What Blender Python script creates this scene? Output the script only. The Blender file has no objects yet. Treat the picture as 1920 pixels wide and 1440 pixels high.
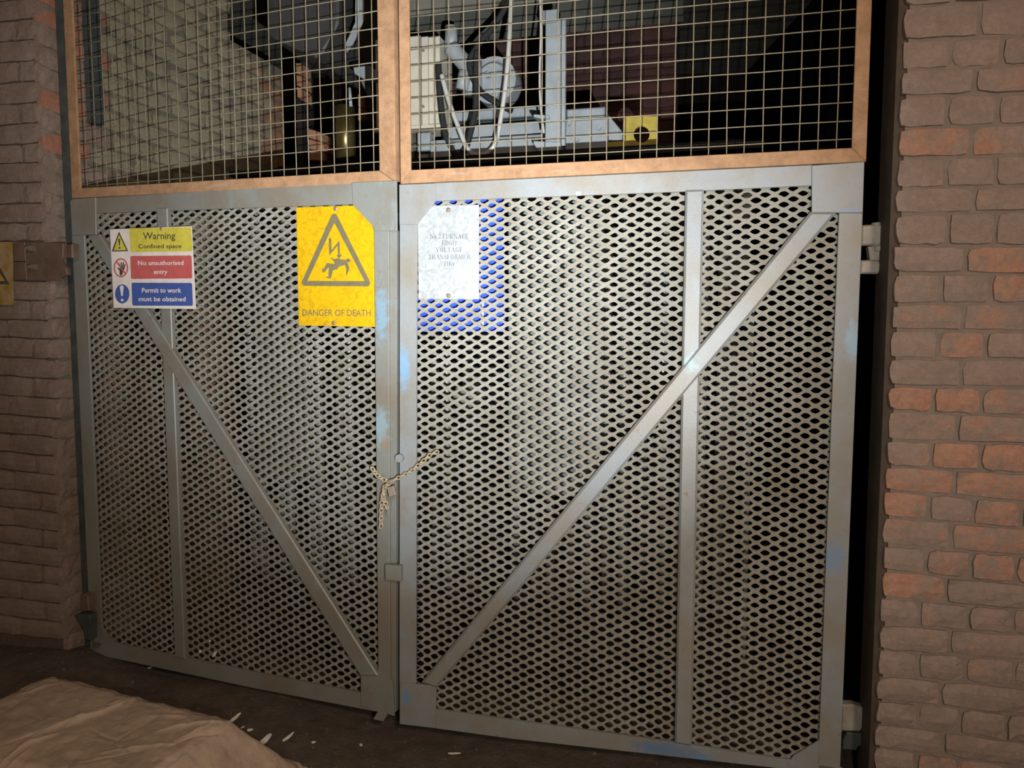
import bpy, math, random
import numpy as np
from mathutils import Vector, Matrix
random.seed(7); rng = np.random.default_rng(7)
SC = bpy.context.scene; COL = SC.collection

# ---------------------------------------------------------------- camera, lights, exposure
F = 1386.0; PITCH = math.radians(4.45); H = 1.40
CAM = Vector((0, 0, H))
cd = bpy.data.cameras.new('camera'); cam = bpy.data.objects.new('camera', cd); COL.objects.link(cam)
cd.sensor_width = 36; cd.lens = F / 1920 * 36; cd.clip_start = 0.05
cam.location = CAM; cam.rotation_euler = (math.pi / 2 - PITCH, 0, 0); SC.camera = cam
SC.view_settings.view_transform = 'Standard'; SC.view_settings.look = 'None'
SC.view_settings.gamma = 1; SC.view_settings.use_curve_mapping = False
SC.view_settings.exposure = 0.0
w = bpy.data.worlds.new('world'); SC.world = w; w.use_nodes = True
w.node_tree.nodes['Background'].inputs[0].default_value = (1.0, 0.80, 0.62, 1)
w.node_tree.nodes['Background'].inputs[1].default_value = 0.10

def lamp(name, kind, loc, aim, power, color, **kw):
    l = bpy.data.lights.new(name, kind); o = bpy.data.objects.new(name, l); COL.objects.link(o)
    o.location = loc; l.energy = power; l.color = color
    d = Vector(aim) - Vector(loc); o.rotation_euler = d.to_track_quat('-Z', 'Y').to_euler()
    for k, v in kw.items(): setattr(l, k, v)
    return o
TORCH = (0.17, -0.02, H - 0.20)
# hand torch: a bright core and a wide spill, both from the same hand
lamp('torch_core', 'SPOT', TORCH, (-0.20, 2.30, 1.78), 460, (0.88, 0.94, 1.0), spot_size=math.radians(66), spot_blend=1.0, shadow_soft_size=0.006)
lamp('torch_centre', 'SPOT', TORCH, (-0.20, 2.30, 1.86), 300, (0.86, 0.93, 1.0), spot_size=math.radians(38), spot_blend=1.0, shadow_soft_size=0.006)
lamp('torch_spill', 'SPOT', TORCH, (0.20, 2.30, 1.50), 78, (1.0, 0.94, 0.82), spot_size=math.radians(116), spot_blend=1.0, shadow_soft_size=0.006)
# warm works lamps on the ceiling behind the photographer
lamp('works_lamp', 'AREA', (1.0, -1.8, 2.9), (0.3, 2.0, 0.9), 72, (1.0, 0.76, 0.60), shape='DISK', size=0.5)

# ---------------------------------------------------------------- pixel rays to real planes
FW = Vector((0, math.cos(PITCH), -math.sin(PITCH))); RT = Vector((1, 0, 0)); UP = RT.cross(FW)
def ray(x, y): return FW + RT * ((x - 960) / F) - UP * ((y - 720) / F)
def pdir(deg): a = math.radians(deg); return Vector((math.cos(a), -math.sin(a), 0))
def onz(x, y, z): v = ray(x, y); return CAM + v * ((z - H) / v.z)
def ondepth(x, y, d): v = ray(x, y); return CAM + v * (d / v.y)
class Plane:
    """vertical plane with its own frame: u along, v away from the viewer, w up"""
    def __init__(s, p0, yaw):
        s.p0 = Vector((p0[0], p0[1], 0)); s.yaw = yaw; s.d = pdir(yaw); s.n = Vector((-s.d.y, s.d.x, 0))
    def hit(s, x, y, v=0.0):
        r = ray(x, y); t = ((s.p0 + s.n * v - CAM).dot(s.n)) / r.dot(s.n); q = CAM + r * t
        return Vector(((q - s.p0).dot(s.d), v, q.z))
    def W(s, u, v, w): return s.p0 + s.d * u + s.n * v + Vector((0, 0, w))
    def at(s, x, y, v=0.0): h = s.hit(x, y, v); return s.W(h.x, h.y, h.z)
c = ondepth(745, 720, 2.3125); P0 = (c.x, c.y)
LL = Plane(P0, 19.57); LR = Plane(P0, 13.28)

# ---------------------------------------------------------------- object helpers
def tag(o, label=None, cat=None, group=None, kind=None):
    if label: o['label'] = label
    if cat: o['category'] = cat
    if group: o['group'] = group
    if kind: o['kind'] = kind
    return o
def thing(name, label, cat, loc, yaw=0, group=None):
    o = bpy.data.objects.new(name, None); COL.objects.link(o); o.empty_display_size = .05
    o.location = loc; o.rotation_euler = (0, 0, -math.radians(yaw))
    return tag(o, label, cat, group)
def rootmat(p):
    while p.parent: p = p.parent
    return Matrix.Translation(p.location) @ p.rotation_euler.to_matrix().to_4x4()
class MB:
    def __init__(s): s.v = []; s.f = []
    def add(s, vs, fs):
        b = len(s.v); s.v += [Vector(p) for p in vs]; s.f += [tuple(b + i for i in f) for f in fs]; return s
    def box(s, o, a, b, c):
        o, a, b, c = map(Vector, (o, a, b, c))
        vs = [o, o + a, o + a + b, o + b, o + c, o + a + c, o + a + b + c, o + b + c]
        return s.add(vs, [(0, 3, 2, 1), (4, 5, 6, 7), (0, 1, 5, 4), (1, 2, 6, 5), (2, 3, 7, 6), (3, 0, 4, 7)])
    def prism(s, pts, off, bev=0.0):
        """front outline pts, extruded by off; optional chamfer of the front edge"""
        pts = [Vector(p) for p in pts]; off = Vector(off); n = len(pts)
        if bev:
            cen = sum(pts, Vector()) / n; fr = []
            for i, p in enumerate(pts):
                a = (pts[i - 1] - p).normalized(); b = (pts[(i + 1) % n] - p).normalized()
                k = (a + b); L = max(.35, abs(a.cross(b).length)); fr.append(p + k / L * bev)
            mid = [p + off.normalized() * bev for p in pts]; bk = [p + off for p in pts]
            vs = fr + mid + bk; fs = [tuple(range(n))]
            for i in range(n):
                j = (i + 1) % n; fs += [(i, n + i, n + j, j), (n + i, 2 * n + i, 2 * n + j, n + j)]
            fs.append(tuple(range(3 * n - 1, 2 * n - 1, -1)))
            return s.add(vs, fs)
        vs = pts + [p + off for p in pts]
        fs = [tuple(range(n)), tuple(range(2 * n - 1, n - 1, -1))] + [(i, n + i, n + (i + 1) % n, (i + 1) % n) for i in range(n)]
        return s.add(vs, fs)
    def tube(s, pts, r, seg=8, cap=True):
        pts = [Vector(p) for p in pts]; rs = r if isinstance(r, (list, tuple)) else [r] * len(pts)
        rings = []; prev = None
        for i, p in enumerate(pts):
            t = (pts[min(i + 1, len(pts) - 1)] - pts[max(i - 1, 0)]).normalized()
            if prev is None:
                a = t.cross(Vector((0, 0, 1)));  a = a if a.length > .1 else t.cross(Vector((1, 0, 0)))
            else: a = prev - t * prev.dot(t)
            a.normalize(); prev = a; b = t.cross(a)
            rings.append([p + (a * math.cos(2 * math.pi * k / seg) + b * math.sin(2 * math.pi * k / seg)) * rs[i] for k in range(seg)])
        vs = [q for R in rings for q in R]; fs = []
        for i in range(len(pts) - 1):
            for k in range(seg):
                k2 = (k + 1) % seg; fs.append((i * seg + k, i * seg + k2, (i + 1) * seg + k2, (i + 1) * seg + k))
        if cap: fs += [tuple(range(seg - 1, -1, -1)), tuple(range((len(pts) - 1) * seg, len(pts) * seg))]
        return s.add(vs, fs)
    def torus(s, c, a, b, ra, rb, r, n=14, m=6):
        """oval ring in the plane of unit vectors a, b"""
        c, a, b = Vector(c), Vector(a), Vector(b); nn = a.cross(b); vs = []; fs = []
        for i in range(n):
            t = 2 * math.pi * i / n; rad = (a * math.cos(t) + b * math.sin(t)).normalized()
            p = c + a * ra * math.cos(t) + b * rb * math.sin(t)
            for k in range(m):
                q = 2 * math.pi * k / m; vs.append(p + (rad * math.cos(q) + nn * math.sin(q)) * r)
        for i in range(n):
            for k in range(m):
                i2, k2 = (i + 1) % n, (k + 1) % m; fs.append((i * m + k, i2 * m + k, i2 * m + k2, i * m + k2))
        return s.add(vs, fs)
    def disc(s, c, a, b, r, off, n=20, rb=None):
        c, a, b = Vector(c), Vector(a), Vector(b); rb = rb or r
        return s.prism([c + a * r * math.cos(2 * math.pi * i / n) + b * rb * math.sin(2 * math.pi * i / n) for i in range(n)], off)
    def build(s, name, mat, parent=None, smooth=False, label=None, loc=None):
        me = bpy.data.meshes.new(name)
        vs = s.v
        if parent is not None: M = rootmat(parent).inverted(); vs = [M @ v for v in vs]
        elif loc is not None: vs = [v - Vector(loc) for v in vs]
        me.from_pydata([tuple(v) for v in vs], [], s.f); me.materials.append(mat)
        import bmesh
        bm = bmesh.new(); bm.from_mesh(me); bmesh.ops.recalc_face_normals(bm, faces=bm.faces); bm.to_mesh(me); bm.free()
        if smooth:
            for p in me.polygons: p.use_smooth = True
        o = bpy.data.objects.new(name, me); COL.objects.link(o)
        if parent is not None: o.parent = parent
        elif loc is not None: o.location = loc
        if label: o['label'] = label
        return o

# ---------------------------------------------------------------- materials
def lin(c): return tuple(((x / 255) / 12.92 if x / 255 <= .04045 else ((x / 255 + .055) / 1.055) ** 2.4) for x in c) + (1,)
class MT:
    def __init__(s, name):
        s.m = bpy.data.materials.new(name); s.m.use_nodes = True; s.t = s.m.node_tree; s.b = s.t.nodes['Principled BSDF']
        s.geo = s.t.nodes.new('ShaderNodeNewGeometry')
    def n(s, k, **kw):
        nd = s.t.nodes.new(k)
        for a, b in kw.items(): setattr(nd, a, b)
        return nd
    def link(s, a, b): s.t.links.new(a, b)
    def vec(s, sc=(1, 1, 1), rand=False, rot=(0, 0, 0), coord='w'):
        m = s.n('ShaderNodeMapping'); m.inputs['Scale'].default_value = sc; m.inputs['Rotation'].default_value = rot
        if coord == 'o': tc = s.n('ShaderNodeTexCoord'); src = tc.outputs['Object']
        else: src = s.geo.outputs['Position']
        s.link(src, m.inputs['Vector'])
        if rand:
            oi = s.n('ShaderNodeObjectInfo'); mu = s.n('ShaderNodeMath', operation='MULTIPLY'); mu.inputs[1].default_value = 37
            s.link(oi.outputs['Random'], mu.inputs[0]); cx = s.n('ShaderNodeCombineXYZ'); s.link(mu.outputs[0], cx.inputs[0]); s.link(mu.outputs[0], cx.inputs[2]); s.link(cx.outputs[0], m.inputs['Location'])
        return m.outputs[0]
    def noise(s, scale, detail=4, rough=.6, v=None, dist=0):
        n = s.n('ShaderNodeTexNoise'); n.inputs['Scale'].default_value = scale; n.inputs['Detail'].default_value = detail
        n.inputs['Roughness'].default_value = rough; n.inputs['Distortion'].default_value = dist
        s.link(v or s.vec(), n.inputs['Vector']); return n.outputs['Fac']
    def ramp(s, fac, stops):
        r = s.n('ShaderNodeValToRGB'); e = r.color_ramp.elements
        while len(e) < len(stops): e.new(.5)
        for i, (p, cc) in enumerate(stops): e[i].position = p; e[i].color = cc if len(cc) == 4 else tuple(cc) + (1,)
        s.link(fac, r.inputs[0]); return r.outputs[0]
    def sm(s, fac, a, b):
        r = s.n('ShaderNodeMapRange', interpolation_type='SMOOTHSTEP'); r.inputs[1].default_value = a; r.inputs[2].default_value = b
        s.link(fac, r.inputs[0]); return r.outputs[0]
    def mix(s, f, a, b, mode='MIX'):
        m = s.n('ShaderNodeMix', data_type='RGBA', blend_type=mode)
        for sock, val in ((m.inputs[0], f), (m.inputs[6], a), (m.inputs[7], b)):
            if isinstance(val, (int, float)): sock.default_value = val
            elif isinstance(val, tuple): sock.default_value = val
            else: s.link(val, sock)
        return m.outputs[2]
    def math(s, op, a, b):
        m = s.n('ShaderNodeMath', operation=op)
        for i, v in enumerate((a, b)):
            if isinstance(v, (int, float)): m.inputs[i].default_value = v
            else: s.link(v, m.inputs[i])
        return m.outputs[0]
    def spot(s, p, r, soft=.6, squash=(1, 1, 1)):
        """mask of a worn patch: soft ball around p broken up by noise"""
        m = s.n('ShaderNodeMapping'); m.vector_type = 'POINT'
        m.inputs['Scale'].default_value = squash; m.inputs['Location'].default_value = tuple(-p[i] * squash[i] for i in range(3))
        s.link(s.geo.outputs['Position'], m.inputs['Vector'])
        l = s.n('ShaderNodeVectorMath', operation='LENGTH'); s.link(m.outputs[0], l.inputs[0])
        a = s.math('ADD', l.outputs['Value'], s.math('MULTIPLY', s.math('SUBTRACT', s.noise(60, 4), .5), r * 1.6))
        mr = s.n('ShaderNodeMapRange', interpolation_type='SMOOTHSTEP'); mr.inputs[1].default_value = r; mr.inputs[2].default_value = r * (1 - soft)
        s.link(a, mr.inputs[0]); return mr.outputs[0]
    def fin(s, color, rough=.6, metal=0.0, spec=.5, bump=None, bs=.3, bd=.01):
        b = s.b
        if isinstance(color, tuple): b.inputs['Base Color'].default_value = color
        else: s.link(color, b.inputs['Base Color'])
        if isinstance(rough, (int, float)): b.inputs['Roughness'].default_value = rough
        else: s.link(rough, b.inputs['Roughness'])
        b.inputs['Metallic'].default_value = metal; b.inputs['Specular IOR Level'].default_value = spec
        if bump is not None:
            n = s.n('ShaderNodeBump'); n.inputs['Strength'].default_value = bs; n.inputs['Distance'].default_value = bd
            s.link(bump, n.inputs['Height']); s.link(n.outputs[0], b.inputs['Normal'])
        return s.m
def plain(name, c, rough=.6, metal=0.0, var=.15, scale=30, bs=.15, spec=.5):
    m = MT(name); n = m.noise(scale, 5); c = lin(c)
    dk = tuple(x * (1 - var) for x in c[:3]) + (1,); lt = tuple(min(1, x * (1 + var)) for x in c[:3]) + (1,)
    return m.fin(m.ramp(n, [(.35, dk), (.65, lt)]), rough, metal, spec, n, bs, .002)
BLUE = lin((78, 128, 168))
def paint(name, base, dust, spots=(), rust=.62):
    m = MT(name); col = m.mix(m.sm(m.noise(5, 6, .65), .35, .68), lin(base), lin(dust))
    col = m.mix(m.math('MULTIPLY', m.sm(m.noise(90, 3), .55, .78), .25), col, lin((96, 84, 70)))
    col = m.mix(m.math('MULTIPLY', m.sm(m.noise(7, 5, .7, m.vec((1, 1, .35))), .60, .75), .35), col, lin((132, 152, 162)))
    col = m.mix(m.sm(m.noise(23, 6, .7), rust, rust + .1), col, lin((118, 84, 60)))
    for p, r, cc, sq in spots: col = m.mix(m.math('MULTIPLY', m.spot(p, r, .7, sq), .55), col, cc)
    n = m.noise(140, 4)
    return m.fin(col, .48, 0, .5, n, .25, .0015)
Lp = lambda x, y: LL.at(x, y); Rp = lambda x, y: LR.at(x, y)
PL = paint('grey gate paint left', (114, 116, 110), (110, 102, 90), [
    (Lp(716, 590), .030, lin((110, 150, 175)), (1, 1, .25)), (Lp(716, 800), .035, lin((130, 160, 170)), (1, 1, .4)),
    (Lp(722, 830), .018, lin((140, 105, 70)), (1, 1, .5))])
PR = paint('grey gate paint right', (122, 126, 127), (118, 112, 101), [
    (Rp(764, 1306), .024, BLUE, (1, 1, .6)), (Rp(1296, 685), .040, lin((135, 170, 175)), (1, 1, 1)),
    (Rp(1258, 1407), .075, lin((72, 100, 130)), (.5, 1, 2)), (Rp(1225, 1402), .04, lin((80, 112, 148)), (.4, 1, 2)),
    (Rp(1318, 1422), .030, lin((78, 122, 160)), (.6, 1, 1.5)), (Rp(1562, 1045), .045, lin((92, 122, 160)), (1, 1, .8)),
    (Rp(1600, 640), .03, lin((130, 165, 195)), (1, 1, .4)), (Rp(757, 690), .03, lin((96, 150, 190)), (1, 1, .35)),
    (Rp(1085, 365), .010, lin((170, 200, 225)), (1, 1, 1)), (Rp(1476, 461), .010, lin((150, 195, 205)), (1, 1, 1)),
    (Rp(1592, 394), .03, lin((105, 125, 160)), (.6, 1, 4))])
SHEET = (lambda m: m.fin(m.mix(m.sm(m.noise(9, 6), .35, .65), lin((132, 129, 119)), lin((122, 117, 105))), .80, 0, .12, m.noise(220, 3), .15, .001))(MT('dusty expanded metal'))
def rustm(name, c0, c1):
    m = MT(name); n = m.noise(26, 7, .7); g = m.noise(170, 3)
    col = m.ramp(n, [(.3, lin(c0)), (.55, lin(c1)), (.75, lin((160, 122, 92)))])
    col = m.mix(m.math('MULTIPLY', m.sm(m.noise(16, 5, .7, m.vec((.3, .3, 3))), .60, .70), .45), col, lin((150, 138, 122)))
    return m.fin(col, .8, 0, .25, g, .5, .002)
RUST = rustm('rusty angle iron', (124, 94, 68), (148, 114, 84))
WIRE = plain('galvanised wire', (118, 108, 86), .65, .1, .2, 60)
ZINC = (lambda m: m.fin(m.mix(m.sm(m.noise(45, 6, .7, dist=1.5), .35, .66), lin((184, 187, 188)), lin((158, 161, 160))), .38, .45, .5, m.noise(60, 5), .1, .002))(MT('scuffed aluminium sheet'))
YEL = (lambda m: m.fin(m.mix(m.sm(m.noise(28, 6, .7, dist=2), .42, .72), lin((190, 150, 10)), lin((160, 124, 16))), .42, 0, .4, m.noise(50, 4), .15, .002))(MT('scuffed yellow sign'))
SIGNW = plain('white sign plate', (206, 196, 188), .45, 0, .08, 40, .05)
SYEL = plain('yellow print', (188, 176, 66), .45, 0, .1, 40, .05)
SRED = plain('red print', (176, 84, 82), .45, 0, .08, 40, .05)
SBLU = plain('blue print', (60, 80, 140), .45, 0, .08, 40, .05)
SBLK = plain('black print', (66, 62, 52), .5, 0, .1, 40, .05)
OLIV = plain('olive grey print', (100, 92, 66), .5, 0, .1, 60, .05)
ENGR = plain('engraved grey print', (92, 96, 100), .5, 0, .1, 60, .05)
BOLT = plain('dull bolt steel', (120, 108, 94), .5, .3, .2, 80)
CHAINM = plain('dusty chain steel', (168, 152, 124), .5, .3, .2, 200)
LOCKM = plain('dusty padlock steel', (128, 116, 104), .55, .2, .15, 120)
POSTM = plain('dark bluish steel post', (58, 62, 60), .6, .0, .25, 20)
JAMBM = plain('brown jamb timber', (58, 45, 33), .75, 0, .3, 14)
HINGE = plain('pale painted hinge', (130, 122, 110), .6, 0, .18, 30)
PLATEM = plain('brown painted bracket', (92, 72, 58), .6, 0, .2, 18)
BLUEP = plain('bright blue panel', (30, 66, 220), .45, 0, .12, 30)
WHITEP = plain('white board edge', (235, 238, 240), .4, 0, .05, 30)
TANK = plain('dark transformer paint', (34, 38, 42), .45, .0, .3, 12)
TUBE = plain('grey radiator paint', (92, 96, 94), .38, .0, .25, 18)
DARK = plain('black steel', (14, 13, 12), .7, 0, .3, 12, spec=.2)
CREAM = plain('cream enamel', (160, 155, 140), .45, 0, .06, 20, .05)
PGREY = plain('pale grey enamel', (116, 122, 124), .5, 0, .12, 16, .08)
CONC = plain('grey concrete', (86, 84, 75), .9, 0, .2, 9, .3)
RUBBER = plain('black rubber', (7, 7, 8), .85, 0, .2, 30)
BRASS = plain('tarnished brass', (96, 84, 48), .3, .8, .25, 16)
YPL = plain('worn yellow plate', (140, 124, 30), .55, 0, .2, 24)
FLAKE = plain('white flake', (214, 204, 192), .6, 0, .15, 80)
HOSE = (lambda m: (m.fin(lin((150, 150, 145)), .25, 0, .5)))(MT('cloudy clear hose'))
def brickm(name, dust, dust2, orange, orange2, mort=False, whitewash=None):
    m = MT(name); oi = m.n('ShaderNodeObjectInfo'); sep = m.n('ShaderNodeSeparateColor'); m.link(oi.outputs['Color'], sep.inputs[0])
    n1 = m.noise(9, 7, .7); n2 = m.noise(34, 7, .75, dist=.6); n3 = m.noise(150, 4, .7)
    col = m.mix(m.sm(n1, .35, .65), lin(dust), lin(dust2))
    org = m.mix(m.sm(n2, .3, .7), lin(orange), lin(orange2))
    thr = m.math('SUBTRACT', m.math('ADD', m.noise(15, 6, .72), sep.outputs[0]), .5)   # object colour red = how bare the brick is
    col = m.mix(m.sm(thr, .40, .62), col, org)
    col = m.mix(m.math('MULTIPLY', m.sm(n3, .62, .72), .5), col, lin((176, 150, 130)))
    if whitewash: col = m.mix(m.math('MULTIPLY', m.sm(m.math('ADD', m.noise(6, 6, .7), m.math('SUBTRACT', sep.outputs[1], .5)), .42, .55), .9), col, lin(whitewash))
    fine = m.noise(70, 8, .8, dist=.8)
    col = m.mix(1.0, col, m.ramp(fine, [(.30, (.74, .74, .74)), (.55, (1, 1, 1)), (.72, (1.22, 1.2, 1.18))]), 'MULTIPLY')
    hgt = m.math('ADD', n2, m.math('ADD', m.math('MULTIPLY', n3, .4), m.math('MULTIPLY', fine, .5)))
    return m.fin(col, .85, 0, .25, hgt, .6, .006)
BR_R = brickm('dusty red brick right', (140, 122, 112), (130, 114, 104), (162, 126, 106), (152, 110, 92))
BR_L = brickm('sooty red brick left', (134, 116, 104), (122, 104, 92), (156, 110, 90), (142, 98, 78))
BR_I = brickm('inner brick', (116, 102, 84), (104, 90, 74), (142, 102, 74), (128, 88, 66), whitewash=(136, 128, 106))
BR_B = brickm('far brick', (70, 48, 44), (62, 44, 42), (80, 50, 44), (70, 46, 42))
def mortar(name, a, b):
    m = MT(name); n = m.noise(40, 6, .7); return m.fin(m.mix(m.sm(n, .3, .7), lin(a), lin(b)), .9, 0, .2, n, .7, .006)
MO_R = mortar('dirty mortar right', (124, 110, 100), (110, 99, 91)); MO_L = mortar('sooty mortar left', (96, 82, 72), (78, 67, 58))
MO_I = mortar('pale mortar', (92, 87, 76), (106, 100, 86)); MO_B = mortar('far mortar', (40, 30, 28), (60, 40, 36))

# ---------------------------------------------------------------- floor
def sstep(a, b, x): t = np.clip((x - a) / (b - a), 0, 1); return t * t * (3 - 2 * t)
def fbm(x, y, seed, octs=5, f=1.0):
    r = np.random.default_rng(seed); o = np.zeros_like(x); a = 1.0
    for k in range(octs):
        for _ in range(4):
            t = r.uniform(0, 6.283); ph = r.uniform(0, 6.283); ff = f * r.uniform(.7, 1.4)
            o += a * .25 * np.sin(ff * (x * math.cos(t) + y * math.sin(t)) + ph)
        f *= 2.03; a *= .55
    return o
def floor_z(x, y):
    x = np.asarray(x, float); y = np.asarray(y, float)
    z = .050 + .060 * sstep(-.35, -1.0, x) + .045 * sstep(-1.35, -1.65, x) * sstep(2.2, 2.7, y)
    z = z + .007 * fbm(x, y, 3, 4, 9) + .006 * np.abs(fbm(x, y, 4, 4, 38)) + .03 * sstep(-1.35, -1.75, x) * sstep(2.15, 2.45, y)
    z = z - .05 * sstep(2.55, 3.0, y)
    return z
nx, ny = 340, 340; xs = np.linspace(-3.6, 3.2, nx); ys = np.linspace(-.3, 6.8, ny); X, Y = np.meshgrid(xs, ys); Z = floor_z(X, Y)
fb = MB(); fb.v = [Vector(p) for p in zip(X.ravel(), Y.ravel(), Z.ravel())]
fb.f = [(j * nx + i, j * nx + i + 1, (j + 1) * nx + i + 1, (j + 1) * nx + i) for j in range(ny - 1) for i in range(nx - 1)]
b0 = len(fb.v); fb.v += [Vector((-3.6, -.3, -.1)), Vector((3.2, -.3, -.1)), Vector((3.2, 6.8, -.1)), Vector((-3.6, 6.8, -.1))]; fb.f.append((b0, b0 + 3, b0 + 2, b0 + 1))
m = MT('dirt floor'); n = m.noise(14, 8, .75); g = m.noise(110, 5, .7)
col = m.mix(m.sm(n, .3, .7), lin((80, 69, 60)), lin((108, 93, 80)))
col = m.mix(m.math('MULTIPLY', m.sm(g, .66, .74), .6), col, lin((140, 118, 100)))
FLM = m.fin(col, .8, 0, .3, m.math('ADD', n, m.math('MULTIPLY', g, .6)), 1.0, .016)
FLOOR = tag(fb.build('floor', FLM, smooth=True), kind='structure', label='dark uneven dirt floor in front of the gate')

# ---------------------------------------------------------------- bricks
def brick_from_quad(q, n, depth, jit=.0016, bev=.004, nu=6, nv=4):
    """q: four front corners (bl, br, tr, tl); n: outward normal; worn, slightly bulged front with chipped arrises"""
    bl, br, tr, tl = q; vs = []; L = (br - bl).length; Hh = (tl - bl).length; ux = (br - bl).normalized(); uz = (tl - bl).normalized()
    for j in range(nv):
        for i in range(nu):
            a, b = i / (nu - 1), j / (nv - 1)
            p = (bl * (1 - a) + br * a) * (1 - b) + (tl * (1 - a) + tr * a) * b
            edge = (i in (0, nu - 1)) or (j in (0, nv - 1)); cor = (i in (0, nu - 1)) and (j in (0, nv - 1))
            dn = random.uniform(-jit, jit)
            if edge: dn -= bev * random.uniform(.6, 1.4); p = p + ux * random.uniform(-1, 1) * .0018 + uz * random.uniform(-1, 1) * .0018
            if cor: p = p + (ux * (1 if i == 0 else -1) + uz * (1 if j == 0 else -1)) * random.uniform(.001, .005)
            vs.append(p + n * dn)
    fs = [(j * nu + i, j * nu + i + 1, (j + 1) * nu + i + 1, (j + 1) * nu + i) for j in range(nv - 1) for i in range(nu - 1)]
    rim = [i for i in range(nu)] + [j * nu + nu - 1 for j in range(1, nv)] + [(nv - 1) * nu + i for i in range(nu - 2, -1, -1)] + [j * nu for j in range(nv - 2, 0, -1)]
    b0 = len(vs); vs += [vs[i] - n * depth for i in rim]; k = len(rim)
    fs += [(rim[i], b0 + i, b0 + (i + 1) % k, rim[(i + 1) % k]) for i in range(k)]
    return MB().add(vs, fs)
def brick(q, n, mat, parent, bare=.3, wash=.5, depth=.03, jit=.0016):
    o = brick_from_quad(q, n, depth, jit).build('brick', mat, parent); o.color = (bare, wash, 0, 1); return o
def cut(q, L, g=.0055):
    """shrink a course cell by half the joint"""
    bl, br, tr, tl = q; ux = (br - bl).normalized(); uz = (tl - bl).normalized()
    return (bl + ux * g + uz * g * .8, br - ux * g + uz * g * .8, tr - ux * g - uz * g * .8, tl + ux * g - uz * g * .8)

# right wall: the courses and perpends as they stand in the photograph
RW = Plane((LR.W(1.333, -.10, 0).x, LR.W(1.333, -.10, 0).y), 12.9)
cr = RW.hit(1671, 720); RU0 = cr.x
wr = MB(); wr.box(RW.W(RU0 + .010, .0085, -.05), RW.d * 2.0, RW.n * .13, (0, 0, 3.2))
wall_r = tag(wr.build('wall_right', MO_R, loc=RW.W(RU0, 0, 0)), kind='structure', label='dusty red brick wall right of the gate')
wall_r.rotation_euler = (0, 0, 0)
JY = [(-45, -58), (11, -2), (74, 66), (130, 122), (179, 174), (240, 232), (295, 291), (352, 348), (401, 396), (460, 460), (512, 513), (570, 568), (619, 621),
      (672, 674), (724, 727), (771, 780), (826, 832), (875, 887), (922, 940), (972, 990), (1025, 1041), (1073, 1094), (1125, 1142), (1174, 1190), (1222, 1239),
      (1271, 1290), (1318, 1340), (1362, 1391), (1408, 1438), (1455, 1488), (1502, 1538)]
JY = [(-45 - 56 * k, -58 - 60 * k) for k in range(5, 0, -1)] + JY
JX = [[1830], [1785, 1876], [1832], [1786, 1878], [1834], [1790], [1838], [1784, 1880], [1828], [1777, 1872], [1822], [1775, 1868], [1827], [1779, 1868], [1812], [1765, 1860], [1807], [1760, 1850], [1804],
      [1751, 1842], [1796], [1747, 1840], [1791], [1742, 1827, 1917], [1785], [1737, 1822, 1907], [1775], [1725, 1817, 1902], [1782], [1722, 1812], [1765], [1722, 1802], [1770], [1718, 1800], [1762]]
BARE = [.25, .3, .2, .3, .25, .25, .2, .25, .42, .3, .42, .3, .46, .3, .45, .48, .52, .5, .5, .62, .42, .58, .62, .55, .58, .55, .45, .36, .35, .3, .28, .22, .22, .45, .4]
def course_w(k, u):
    yl, yr = JY[k]; a = RW.hit(1690, yl); b = RW.hit(1900, yr); t = (u - a.x) / (b.x - a.x); t = min(t, 1.3); return a.z + (b.z - a.z) * t
for k in range(len(JX)):
    ym = (JY[k][0] + JY[k + 1][0]) / 2; us = [RU0] + [RW.hit(x, ym).x for x in JX[k]]
    hdr = len(JX[k]) > 1
    while us[-1] < RU0 + 1.7: us.append(us[-1] + (.110 if hdr else .215) * random.uniform(.97, 1.03))
    for i in range(len(us) - 1):
        u0, u1 = us[i], us[i + 1]
        q = [RW.W(u0, 0, course_w(k + 1, u0)), RW.W(u1, 0, course_w(k + 1, u1)), RW.W(u1, 0, course_w(k, u1)), RW.W(u0, 0, course_w(k, u0))]
        pr = random.uniform(-.003, .003); q = [p + RW.n * pr for p in q]
        if i == 0: q[0] -= RW.d * random.uniform(.004, .010); q[3] -= RW.d * random.uniform(.004, .010)
        brick(cut(q, 0), -RW.n, BR_R, wall_r, bare=BARE[k] - .06 + random.uniform(-.16, .16), depth=.075)
jb = MB(); jb.box(RW.W(RU0 - .014, .014, 0), RW.d * .024, RW.n * .125, (0, 0, 3.1))
tag(jb.build('trim_1', JAMBM), kind='structure', label='brown timber lining on the jamb right of the gate')

# left pier: front face, then its reveal running back into the chamber
PW = Plane((LL.W(-1.345, -.06, 0).x, LL.W(-1.345, -.06, 0).y), 16.0)
pc = PW.hit(96, 620); PU0 = pc.x
wl = MB(); wl.box(PW.W(PU0 - 1.85, .012, -.05), PW.d * 1.842, PW.n * .5, (0, 0, 3.25))
wall_l = tag(wl.build('wall_left', MO_L, loc=PW.W(PU0, 0, 0)), kind='structure', label='sooty brick pier left of the gate')
LY = [(-36, -50), (2, -9), (40, 31), (78, 70), (117, 110), (156, 149), (195, 190), (235, 227), (272, 266), (307, 303), (343, 341), (382, 380), (418, 417), (452, 452),
      (488, 489), (526, 527), (562, 564), (598, 601), (632, 636), (668, 673), (704, 710), (740, 747), (776, 784), (811, 819), (846, 855), (880, 890), (916, 926),
      (950, 960), (984, 995), (1017, 1028), (1051, 1062), (1086, 1095), (1120, 1130), (1155, 1165), (1190, 1198)]
LY = [(-36 - 39 * k, -50 - 40 * k) for k in range(8, 0, -1)] + LY
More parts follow.
